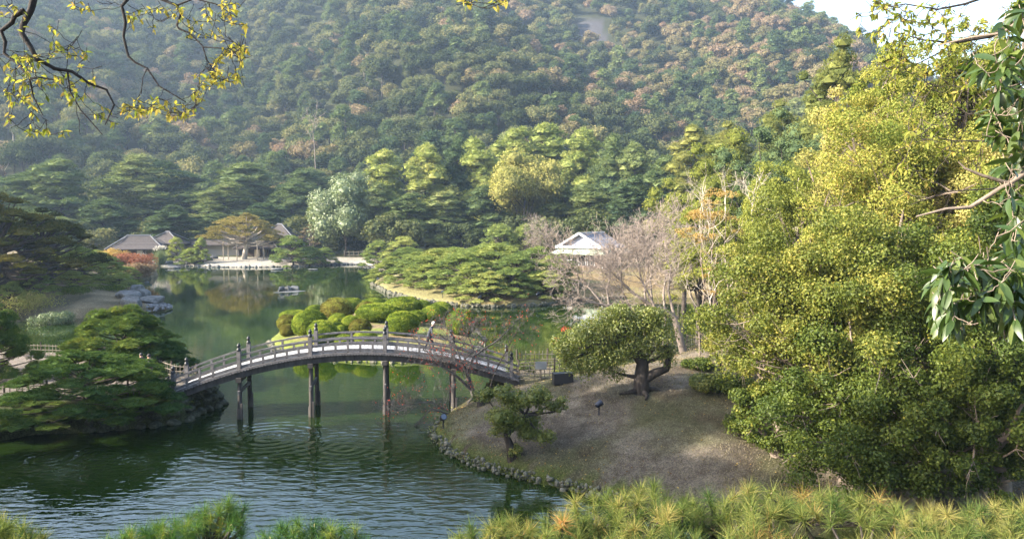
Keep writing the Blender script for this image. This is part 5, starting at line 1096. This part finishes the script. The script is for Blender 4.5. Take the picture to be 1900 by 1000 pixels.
# ---- dry grass and fallen leaves on the near lawn
def litter():
    rng = np.random.default_rng(77); n = 150000; x = rng.uniform(-5, 20, n); y = 25 + 32 * rng.random(n) ** 1.3; d = sdf(NEAR, x, y); k = d > .15; x, y = x[k], y[k]; z = hgt(x, y); n = len(x)
    keep = (vnoise(x / .8, y / .8, 5) * .6 + vnoise(x / 2.5, y / 2.5, 6) * .6) > rng.uniform(.2, .9, n); x, y, z = x[keep], y[keep], z[keep]; n = len(x); C = np.stack([x, y, z], 1)
    V, F = blades(C - (0, 0, .01), rng.normal(0, .6, (n, 3)) + (0, 0, .6), .11, .022, rng); mb = MB(); mb.add(V, F, np.repeat(rng.random(n), 3))
    link('lawn_grass', mb.mesh('lawn_grass', leaf_mat('dry_grass', [(.1, (.07, .065, .03)), (.5, (.17, .145, .09)), (.95, (.30, .26, .18))], .95, .2)), kind='stuff')['label'] = 'short dry grass on the near lawn'
    n = 9000; x = rng.uniform(-5, 18, n); y = rng.uniform(25, 55, n); d = sdf(NEAR, x, y); k = (d > .1) & (rng.random(n) < .25 + .75 * (d < 1.5)); x, y = x[k], y[k]; C = np.stack([x, y, hgt(x, y) + .02], 1); n = len(x)
    V, F = leaves(C, np.tile([0, 0, 1.], (n, 1)), .09, .055, rng, .4); mb = MB(); mb.add(V, F, np.repeat(rng.random(n), 4))
    link('fallen_leaves', mb.mesh('fallen_leaves', leaf_mat('fallen_leaf', [(.1, (.10, .05, .025)), (.5, (.22, .13, .05)), (.9, (.36, .27, .09))], .95, .1)), kind='stuff')['label'] = 'fallen leaves scattered on the near lawn and its edge'
    P = np.array(NEAR + NEAR[:1]); C = []                      # weeds hanging over the edging stones
    for a, b in list(zip(P[17:24], P[18:25])) + list(zip(P[:3], P[1:4])):
        m = int(np.linalg.norm(b - a) * 55); q = a + (b - a) * rng.random((m, 1)) + rng.normal(0, .16, (m, 2)); C.append(np.concatenate([q, rng.uniform(.08, .38, (m, 1))], 1)[rng.random(m) < .25 + .75 * (vnoise(q[:, 0] * 1.2, q[:, 1] * 1.2, 9) > .45)])
    C = np.concatenate(C); V, F = leaves(C, rng.normal(0, .7, (len(C), 3)) + (0, -.3, .8), .11, .05, rng, .6); mb = MB(); mb.add(V, F, np.repeat(rng.random(len(C)), 4))
    link('edge_weeds', mb.mesh('edge_weeds', CAML), kind='stuff')['label'] = 'low green weeds growing over the stones of the near bank'
litter()

# ---- the wood beyond the left edge of the photo: it shades the bridge, the near lawn and the left of the pond
for k, (x, y, h, R, wh) in enumerate(((-28, 19, 21, 5, 'nearest'), (-29, 25.5, 21.5, 5.5, 'second'), (-34, 22, 24, 5.5, 'third'), (-35, 28, 21, 5, 'fourth'), (-33, 16.5, 24, 5.5, 'fifth'), (-40, 24, 25, 5.5, 'eleventh'), (-39, 18, 26, 5.5, 'twelfth'), (-31, 11.5, 28, 6.5, 'tallest and fourteenth'), (-68, 84, 22, 6, 'sixth'), (-69, 88, 25, 6, 'thirteenth'), (-72, 80, 23, 6, 'seventh'), (-70, 92, 21, 6, 'eighth'), (-66, 76, 19, 5, 'ninth'), (-75, 100, 20, 6, 'tenth'))):
    tr, cr, H, R0 = TALL[(k * 2) % 5]; z = max(hz(x, y), 0)
    add_tree('tall_pine', f'tall pine beyond the left edge of the photo, {wh} from the viewpoint', 'pine tree', 'pines beyond the left edge', (('trunk', tr), ('crown', cr)), (x, y, z - .2), k, (R / R0, R / R0, h / H))

# ------------------------------------------------------------------ people
SKIN = flat_mat('skin', (.45, .28, .20), .6); HAIRW = flat_mat('white_hair', (.7, .69, .66), .9); HAIRB = flat_mat('black_hair', (.02, .016, .014), .7)
def person(label, loc, rz, jacket, trousers, hair, stride=.3, lean=.08, H=1.66, bag=None, arm=.35):
    s = H / 1.70; J = {}
    hip = np.array([0, 0, .90]); ch = np.array([lean * 1.2, 0, 1.28]); nk = np.array([lean * 1.7, 0, 1.46]); hd = np.array([lean * 2.1 + .01, 0, 1.56]); tp = np.array([lean * 2.3 + .01, 0, 1.655])
    P = [hip, hip + (.01, 0, .18), ch, nk, hd, tp]; E = [(0, 1), (1, 2), (2, 3), (3, 4), (4, 5)]; R = [(.15, .11), (.135, .10), (.165, .11), (.058, .058), (.088, .095), (.075, .08)]
    def add(chain, rad, root):
        p = root
        for q, r in zip(chain, rad): P.append(np.array(q, float)); R.append((r, r)); E.append((p, len(P) - 1)); p = len(P) - 1
    for sy in (-1, 1):
        f = stride * sy
        add([(f * .25, sy * .09, .80), (f * .62 + .05, sy * .095, .48), (f * 1.0 - (.10 if sy < 0 else 0), sy * .09, .10 if sy > 0 else .13), (f * 1.0 + .05, sy * .09, .045), (f * 1.0 + .17, sy * .10, .035)], [.095, .066, .043, .045, .035], 0)
        a = -arm * sy
        add([(ch[0], sy * .17, 1.38), (ch[0] - .02 + a * .35, sy * .215, 1.12), (ch[0] + a * .9 + .05, sy * .20, .90), (ch[0] + a * 1.0 + .08, sy * .19, .82)], [.062, .045, .034, .038], 2)
    me = bpy.data.meshes.new('body'); me.from_pydata([tuple(p * s) for p in map(np.array, P)], E, []); o = bpy.data.objects.new('tmp_body', me); COL.objects.link(o)
    m = o.modifiers.new('skin', 'SKIN'); m.use_smooth_shade = True; sv = me.skin_vertices[0].data
    for k, r in enumerate(R): sv[k].radius = (r[0] * s, r[1] * s)
    sv[0].use_root = True; o.modifiers.new('sub', 'SUBSURF').levels = 2; o.modifiers['sub'].render_levels = 2
    dg = bpy.context.evaluated_depsgraph_get(); dg.update(); bm_ = bpy.data.meshes.new_from_object(o.evaluated_get(dg)); bpy.data.objects.remove(o)
    bm_.materials.clear(); [bm_.materials.append(q) for q in (jacket, trousers, SKIN, BLACK)]
    for f in bm_.polygons:
        c = f.center / s; f.material_index = 2 if c.z > 1.46 or (abs(c.y) > .15 and c.z < .87 and c.z > .6 and abs(c.y) > .17) else (0 if c.z > .84 else (1 if c.z > .09 else 3))
    t = thing('person', label, 'person', loc, rz); link('body', bm_, t)
    v, f = ICO[3]; keep = v * (.105, .10, .115); mb = MB(); F = [tri for tri in f if not (keep[tri][:, 0].mean() > .035 and keep[tri][:, 2].mean() < .055) and keep[tri][:, 2].mean() > -.06]
    mb.add((keep + (hd[0] - .01, 0, 1.60)) * s, np.array(F), smooth=True); link('hair', mb.mesh('hair', hair), t)
    mb = MB()
    for sy in (-1, 1): mb.add(ICO[1][0] * (.012, .016, .024) * s + np.array([hd[0], sy * .095, 1.585]) * s, ICO[1][1])
    mb.add(ICO[1][0] * (.018, .012, .018) * s + np.array([hd[0] + .10, 0, 1.575]) * s, ICO[1][1])
    link('face', mb.mesh('face', SKIN), t)
    if bag is not None: mb = MB(); mb.add(*sweep([(-.17 * s, 0, 1.05 * s), (-.20 * s, 0, 1.2 * s), (-.16 * s, 0, 1.40 * s)], [.10, .15, .09], 10), smooth=True); link('backpack', mb.mesh('backpack', bag), t)
    return t
JN = rough_mat('dark_patterned_jacket', (.02, .024, .035), (.12, .13, .16), 14, 0); TD = flat_mat('dark_trousers', (.018, .018, .022), .9); JB = rough_mat('brown_coat', (.06, .035, .03), (.13, .085, .07), 10, 0); TG = flat_mat('grey_trousers', (.09, .09, .10), .9)
p = bp(.742, BW * .62); person('white-haired man in a dark patterned jacket walking over the bridge', (p[0], p[1], p[2] + .03), math.atan2(AX[1], AX[0]) - .1, JN, TD, HAIRW, .24, .12, arm=.12)
x, y = gx(270, 42.6), 42.6; person('person in a brown coat with a dark backpack near the left end of the bridge', (x, y, hz(x, y)), 2.2, JB, TG, HAIRB, .12, .03, 1.6, arm=.1, bag=flat_mat('grey_backpack', (.10, .10, .12), .8))
x, y = gx(256, 43.2), 43.2; person('person in a dark coat half hidden by the pine at the bridge end', (x, y, hz(x, y)), 2.6, flat_mat('plum_coat', (.05, .025, .04), .9), TD, HAIRB, .10, .03, 1.55, arm=.1)
# ------------------------------------------------------------------ close foreground: pine branches below, leafy branches above
NEED = leaf_mat('bright_pine_needles', [(.03, (0.0285, 0.0616, 0.0225)), (.4, (0.0855, 0.1232, 0.0350)), (.7, (0.1805, 0.1936, 0.0562)), (.9, (0.2850, 0.2464, 0.0875)), (.99, (0.3990, 0.1936, 0.0750))], .85, .3)
NEEDD = leaf_mat('deep_pine_needles', [(.03, (.02, .055, .022)), (.5, (.05, .11, .03)), (.9, (.14, .19, .05)), (.99, (.25, .22, .06))], .85, .35)
BUD = flat_mat('pale_pine_bud', (.42, .33, .20), .8)
def pine_front(label, tips, mat, L, nn, seed, origin, dens=1.0):
    nn = int(nn * 1.45); L = L * 1.0
    """foreground pine: tufts at tips (u, v, D); boughs run back to origin (a point of the trunk below the frame)"""
    rng = np.random.default_rng(seed); nd_ = MB(); wd = MB(); bd_ = MB(); O = np.array(origin); g = Vector((O[0], O[1], float(hgt(O[0], O[1])[0])))
    pts = np.array([np.array(at(u, v, D)) for u, v, D in tips])
    wd.add(*sweep([np.array(g) - (0, 0, .1), O * .5 + np.array(g) * .5 + (.05, 0, 0), O], [.12, .10, .07], 8), smooth=True)
    k = max(3, len(pts) // 9); hubs = pts[rng.choice(len(pts), k, replace=False)] - (0, 0, .15) + rng.normal(0, .03, (k, 3))
    for h in hubs: wd.add(*sweep(limb(O, h, rng, .10, 7), np.linspace(.040, .012, 7), 6), smooth=True)
    for p in pts:
        h = hubs[np.argmin(np.linalg.norm(hubs - p, axis=1))]; wd.add(*sweep(limb(h, p - (0, 0, .03), rng, .10, 5), np.linspace(.012, .006, 5), 5))
        ax_ = norm(np.array([rng.normal(0, .5), rng.normal(-.1, .5), 1.0])); n = int(nn * rng.uniform(.7, 1.2)); tt = rng.uniform(-.055, .02, n)
        D = norm(norm(rng.normal(0, 1, (n, 3))) * 1.0 + ax_ * rng.uniform(.35, .75)); V, F = blades(p + ax_ * tt[:, None], D, L, L * .026, rng)
        base_t = rng.normal(.5, .2) if rng.random() > .07 else .95; nd_.add(V, F, np.repeat(np.clip(base_t + rng.normal(0, .15, n), 0, 1), 3))
        bd_.add(*sweep([p - ax_ * .01, p + ax_ * .022], [.003, .001], 4))
    t = thing('foreground_pine', label, 'pine tree', g); off = -g
    for nm, m_, mt in (('boughs', wd, BARK), ('needles', nd_, mat), ('buds', bd_, BUD)):
        o = link(nm, m_.mesh(nm, mt), t, off)
        if nm != 'boughs': o['kind'] = 'stuff'
    return t
def tips_under(edge, v1, D0_, D1_, step, seed, u0=None, u1=None, jit=.35):
    """tuft positions filling from a silhouette edge [(u, v)...] down to v1; nearer to the camera further down"""
    rng = np.random.default_rng(seed); eu = [e[0] for e in edge]; ev = [e[1] for e in edge]; out = []
    for u in np.arange(eu[0], eu[-1], step):
        top = np.interp(u, eu, ev) + 24; v = top
        while v < v1:
            if v > top + 40 and vnoise(np.array([u / 70.]), np.array([v / 34.]), seed)[0] > .60: v += step * .62; continue
            uu = u + rng.uniform(-jit, jit) * step; vv = v + rng.uniform(-jit, jit) * step * .5; f = (vv - 880) / max(v1 - 880, 1)
            out.append((uu, vv, D0_ + (D1_ - D0_) * np.clip(f, 0, 1) + rng.uniform(-.12, .12))); v += step * .62
    return out
E1 = [(1045, 935), (1060, 915), (1110, 905), (1160, 903), (1205, 880), (1240, 900), (1300, 912), (1340, 898), (1400, 890)]
pine_front('bright yellow-green pine in the foreground below the near lawn', tips_under(E1, 1060, 5.2, 4.3, 28, 1), NEED, .115, 100, 1, (1.5, 4.6, 7.6))
E2 = [(1400, 890), (1460, 898), (1540, 902), (1600, 905), (1640, 910), (1672, 935)]
pine_front('yellow-green foreground pine with bare crooked twigs below the dark trees', tips_under(E2, 1060, 5.1, 4.2, 28, 2), NEED, .115, 100, 2, (2.6, 4.5, 7.6))
E3 = [(1680, 935), (1740, 928), (1780, 930), (1840, 920), (1900, 925), (1960, 925)]
pine_front('foreground pine with orange-brown needles mixed in at the lower right corner', tips_under(E3, 1060, 5.0, 4.1, 28, 3), NEED, .11, 100, 3, (3.5, 4.4, 7.6))
E4 = [(845, 975), (870, 958), (940, 952), (1000, 955), (1050, 950)]
pine_front('low pale green pine spray at the bottom, left of the bright one', tips_under(E4, 1060, 4.9, 4.3, 28, 4), NEED, .11, 100, 4, (.1, 4.4, 7.5))
E5 = [(185, 992), (215, 975), (260, 962), (320, 948), (375, 930), (425, 915), (448, 925)]
pine_front('dark green pine spray rising over the bright water at lower left', [t for t in tips_under(E5, 1060, 5.3, 4.8, 20, 5) if t[1] < 1075], NEEDD, .105, 95, 5, (-2.7, 4.9, 7.5))
E6 = [(478, 985), (510, 958), (560, 950), (620, 955), (660, 966), (680, 985)]
pine_front('dark green pine spray at the bottom centre-left, over the bright water', tips_under(E6, 1050, 5.1, 4.7, 20, 6), NEEDD, .10, 90, 6, (-1.8, 4.8, 7.4))
E7 = [(-40, 940), (0, 948), (40, 962), (85, 975)]
pine_front('yellow pine spray in the lower left corner', tips_under(E7, 1060, 4.9, 4.3, 20, 7), NEED, .11, 95, 7, (-3.4, 4.6, 7.5))

# ---- leaf meshes used one by one
def leaf_mesh(L, Wd, mat, seed, curl=.25, fold=.2):
    t = np.linspace(0, 1, 6); w = Wd / 2 * np.sin(np.pi * t ** .8) ** .8; w[0] = .004 * L / .1; w[-1] = 0.0005; z = -curl * L * t ** 2; V = []
    for i in range(6): V += [(t[i] * L, -w[i], z[i] + fold * w[i]), (t[i] * L, 0, z[i]), (t[i] * L, w[i], z[i] + fold * w[i])]
    F = [[i * 3 + j, i * 3 + j + 1, i * 3 + j + 4, i * 3 + j + 3] for i in range(5) for j in (0, 1)]
    mb = MB(); mb.add(V, F, .5, smooth=True); return mb.mesh('leaf', mat)
BIGL = leaf_mat('large_glossy_leaf', [(.05, (.025, .05, .012)), (.5, (.055, .09, .02)), (.95, (.12, .15, .04))], .2, .3, .5, rough=.38)
YELL = leaf_mat('yellow_translucent_leaf', [(.05, (.12, .17, .035)), (.4, (.28, .26, .06)), (.8, (.44, .33, .09)), (.97, (.38, .17, .06))], .2, .5)
def leafy_branch(name, label, limbs, clusters, LM, nper, D, seed, bark, twr=.004, hang=.4, spread=.12, maxobj=290, foot=None, cat='tree', rad=(.03, .008), sprig=5, bare_twigs=.8, mul=1.2):
    """limbs: polylines of (u, v, dD) with radii; clusters: (u, v, w, h, n sprigs)"""
    rng = np.random.default_rng(seed); wd = MB(); L0 = []
    f = Vector(foot); t = thing(name, label, cat, f); B = np.array(f)
    for P, r0, r1 in limbs:
        pts = np.array([np.array(at(u, v, D + d)) for u, v, d in P]) - B; wd.add(*sweep(pts, np.linspace(r0, r1, len(pts)), 7), smooth=True)
        for a, b in zip(pts[:-1], pts[1:]): L0 += [a + (b - a) * q for q in (0, .33, .66)]
    L0 = np.array(L0); A, Bq, spots = [], [], []
    for (u, v, w, h, n) in clusters:
        n = int(n * mul + .5)
        for jj in range(int(n * (1 + bare_twigs))):
            if jj >= n: w2, h2 = w * 1.5, h * 1.7
            else: w2, h2 = w, h
            p = np.array(at(u + rng.uniform(-.5, .5) * w2, v + rng.uniform(-.5, .5) * h2, D + rng.uniform(-.5, .5))) - B
            s = L0[np.argmin(np.linalg.norm(L0 - p, axis=1) + rng.uniform(0, .15, len(L0)))]; c = limb(s, p, rng, .08, 6)
            for a, b in zip(c[:-1], c[1:]): A.append(a); Bq.append(b)
            L0 = np.concatenate([L0, c[2:5]]); d = norm(c[-1] - c[-3])
            if jj >= n: continue
            for j in range(nper):
                q = c[-1] - (c[-1] - c[-3]) * j / nper * 1.1; spots.append((q, norm(d * .5 + rng.normal(0, .6, 3) + (0, 0, -hang))))
    wd.add(*segs(A, Bq, twr, twr * .8, 4)); link('branches', wd.mesh('branches', bark), t)
    rng.shuffle(spots); n = 0; rest = MB()
    for q, d in spots:
        x = Vector(d); qt = x.to_track_quat('X', 'Z') @ Matrix.Rotation(rng.uniform(-.9, .9), 3, 'X').to_quaternion(); me = LM[int(rng.integers(len(LM)))]; sc = rng.uniform(.7, 1.25)
        if n < maxobj:
            o = link('leaf', me, t, q); o.rotation_euler = qt.to_euler(); o.scale = (sc,) * 3; n += 1
        else:
            V = np.array([v.co[:] for v in me.vertices]) if id(me) not in VC else VC[id(me)]; VC[id(me)] = V; R = np.array(qt.to_matrix()); rest.add(V * sc @ R.T + q, FC, rng.random(), smooth=True)
    if rest.n: link('more_leaves', rest.mesh('more_leaves', LM[0].materials[0]), t, kind='stuff')
    return t
VC = {}; FC = [[i * 3 + j, i * 3 + j + 1, i * 3 + j + 4, i * 3 + j + 3] for i in range(5) for j in (0, 1)]
YL = [leaf_mesh(.046, .019, YELL, s, .2 + .1 * s) for s in range(3)]; SL = [leaf_mesh(.060, .024, YELL, s, .2 + .1 * s) for s in range(2)]
BL_ = [leaf_mesh(.135, .042, BIGL, s, .15 + .12 * s) for s in range(3)]
def trunk_to(foot_x, foot_y, u, v, D):                    # pixels of a trunk that stands outside the frame
    z = hgt(foot_x, foot_y)[0]; return (foot_x, foot_y, float(z))
ft = trunk_to(-6.5, 5.5, 0, 0, 0)
def limb_from_foot(ft, endpx, D, r0, r1, via=(0, 0, 2.0)):
    f = np.array(ft); e = np.array(at(*endpx)); sgn = -1 if endpx[0] < 950 else 1; m = np.array(at(950 + sgn * 1250, -260, f[1])); m2 = np.array(at((endpx[0] + 950 + sgn * 1250) / 2, min(endpx[1] - 130, -190) if sgn < 0 else endpx[1] - 120, (f[1] + endpx[2]) / 2)); P = []
    for q in (f - (0, 0, .2), f + (0, 0, 2.0), m, m2, e): u, v = proj(*q); P.append((u, v, q[1] - D))
    return P, r0, r1
DL = 6.4
leafy_branch('overhanging_tree', 'dark crooked branch with yellow leaves hanging in at the upper left corner', [
    limb_from_foot(ft, (62, -60, DL), DL, .14, .035, (0, .2, 2.2)),
    ([(70, -60, 0), (62, 0, 0), (57, 20, 0), (42, 48, 0), (40, 62, 0), (58, 90, 0), (68, 110, 0), (102, 128, .1), (133, 133, .1), (165, 155, .2), (198, 167, .2), (212, 195, .2), (195, 232, .2)], .030, .005),
    ([(45, 20, 0), (27, 30, 0), (23, 42, 0), (2, 58, 0), (10, 78, 0), (8, 100, 0), (32, 118, 0), (55, 146, -.1), (76, 145, -.1), (110, 150, 0)], .022, .005), ([(55, 146, 0), (62, 180, .1), (80, 215, .1)], .008, .004), ([(125, 133, .1), (130, 170, .1), (150, 205, .1), (190, 250, .1)], .008, .004)],
    [(55, 108, 60, 22, 9), (120, 85, 60, 40, 7), (160, 105, 40, 30, 4), (25, 150, 60, 60, 10), (100, 150, 80, 30, 9), (150, 165, 60, 40, 7), (35, 180, 60, 30, 6), (90, 200, 90, 40, 6), (30, 228, 30, 16, 2), (60, 245, 34, 14, 3), (110, 245, 60, 14, 4), (20, 12, 50, 24, 4), (205, 215, 30, 30, 3), (90, 50, 30, 20, 2)], YL, 5, DL, 1, BARK_BLACK, .0028, foot=ft)
ft2 = trunk_to(-7.2, 6.3, 0, 0, 0)
leafy_branch('overhanging_tree', 'two thin black branches with green-yellow leaves hanging from the top edge, left of centre', [
    limb_from_foot(ft2, (240, -60, DL + .3), DL + .3, .14, .025, (0, .3, 2.6)),
    ([(240, -60, 0), (236, 0, 0), (226, 12, 0), (233, 42, 0), (229, 68, 0), (238, 105, 0), (252, 117, 0), (273, 127, 0), (295, 160, 0), (322, 176, 0), (345, 190, 0)], .016, .004), ([(240, -60, 0), (290, -5, 0), (328, 11, 0), (336, 25, 0), (328, 48, 0), (332, 54, 0), (352, 62, 0), (376, 86, 0), (384, 112, 0), (400, 135, 0)], .014, .004),
    ([(330, 10, 0), (360, -2, 0), (400, 8, 0), (440, 32, 0)], .008, .003), ([(376, 88, 0), (410, 90, 0), (440, 100, 0)], .006, .003), ([(273, 127, 0), (265, 145, 0), (262, 175, 0)], .005, .003)],
    [(270, 195, 90, 24, 16), (340, 205, 60, 26, 12), (245, 205, 50, 20, 6), (370, 160, 20, 50, 8), (395, 145, 50, 30, 9), (425, 115, 60, 60, 18), (440, 90, 40, 40, 8), (380, 50, 60, 40, 8), (300, 25, 80, 26, 10), (400, 15, 80, 30, 10), (440, 40, 40, 30, 5), (160, 8, 60, 12, 4), (240, 20, 30, 30, 3), (430, 150, 30, 40, 5), (270, 45, 30, 20, 2)], YL, 5, DL + .3, 2, BARK_BLACK, .0028, foot=ft2)
ft3 = trunk_to(-1.5, 3.0, 0, 0, 0)
leafy_branch('overhanging_tree', 'small sprig of yellow leaves just dipping in at the top edge', [([(900, -60, 0), (905, -25, 0), (930, -8, 0), (945, 2, 0)], .008, .003), ([(900, -60, 0), (880, -20, 0), (862, -4, 0)], .006, .003)], [(865, 2, 28, 14, 4), (935, 2, 30, 10, 3), (900, -12, 50, 10, 3)], YL, 4, 5.5, 3, BARK_BLACK, .0028, foot=tuple(at(900, -60, 5.5)), cat='branch')
# ---- right edge: close glossy leaves and, behind them, thin yellow sprays
ft4 = trunk_to(5.6, 5.2, 0, 0, 0); DR_ = 4.9
leafy_branch('glossy_tree', 'close drooping branch with large glossy green leaves at the right edge', [
    limb_from_foot(ft4, (1990, 500, DR_), DR_, .12, .03, (.5, 0, .4)),
    ([(1990, 500, 0), (1900, 470, 0), (1850, 480, 0), (1800, 500, 0), (1765, 520, 0)], .016, .004), ([(1900, 470, 0), (1880, 540, 0), (1850, 560, 0)], .009, .003), ([(1990, 500, 0), (1930, 560, .1), (1900, 590, .1)], .01, .004)],
    [(1800, 500, 110, 50, 16), (1760, 545, 60, 60, 9), (1770, 585, 70, 50, 7), (1850, 530, 80, 60, 14), (1885, 480, 50, 60, 8), (1840, 570, 70, 30, 6), (1888, 590, 40, 60, 6), (1890, 430, 30, 50, 4)], BL_, 6, DR_, 4, BARK_TAN, .003, mul=1.8, hang=.75, foot=ft4)
ft5 = trunk_to(6.4, 6.0, 0, 0, 0)
leafy_branch('glossy_tree', 'upper branches with pale bark and drooping glossy leaves at the right edge', [
    limb_from_foot(ft5, (1990, 290, 5.4), 5.4, .14, .04, (.6, 0, 1.2)),
    ([(1990, 290, 0), (1900, 322, 0), (1865, 345, 0), (1800, 385, 0), (1755, 388, 0), (1700, 402, 0)], .026, .006), ([(1870, 340, 0), (1820, 325, 0), (1790, 312, 0), (1778, 300, 0)], .014, .004), ([(1990, 60, 0), (1900, 32, 0), (1860, 62, 0), (1800, 70, .2), (1740, 85, .3)], .016, .004)],
    [(1880, 380, 50, 60, 9), (1885, 300, 40, 60, 8), (1860, 220, 80, 60, 10), (1880, 160, 60, 60, 8), (1840, 110, 80, 40, 7), (1880, 90, 50, 40, 5), (1885, 20, 50, 40, 5), (1890, 440, 30, 40, 4)], BL_, 6, 5.4, 5, BARK_TAN, .003, mul=1.5, hang=.75, foot=ft5)
ft6 = trunk_to(8.2, 8.6, 0, 0, 0)
leafy_branch('overhanging_tree', 'fine twigs with small yellow-green leaves against the white sky at upper right', [
    limb_from_foot(ft6, (1990, 60, 7.6), 7.6, .16, .045, (.8, 0, 2.0)),
    ([(1990, 60, 0), (1900, 30, 0), (1840, 68, 0), (1770, 80, 0), (1715, 75, 0), (1660, 60, .1)], .022, .005), ([(1990, -40, 0), (1820, -2, 0), (1790, 8, 0), (1740, 18, 0), (1680, 8, 0), (1620, 18, .1)], .016, .004), ([(1770, 80, 0), (1740, 100, 0), (1700, 120, 0), (1650, 140, 0)], .009, .003),
    ([(1990, 260, 0), (1880, 262, 0), (1820, 262, 0), (1770, 262, 0), (1715, 250, 0)], .013, .004), ([(1990, 330, .3), (1850, 350, .3), (1760, 355, .3), (1690, 380, .3)], .010, .004)],
    [(1640, 15, 80, 30, 12), (1700, 30, 80, 40, 16), (1620, 50, 60, 50, 7), (1650, 90, 60, 60, 14), (1720, 60, 80, 50, 18), (1690, 120, 80, 50, 16), (1760, 110, 100, 60, 18), (1790, 40, 80, 50, 14), (1740, 170, 90, 60, 16), (1800, 180, 80, 60, 14), (1720, 250, 90, 50, 12), (1780, 290, 80, 40, 10), (1680, 330, 80, 50, 10), (1640, 140, 50, 40, 6)], SL, 6, 7.6, 6, BARK, .0035, foot=ft6)
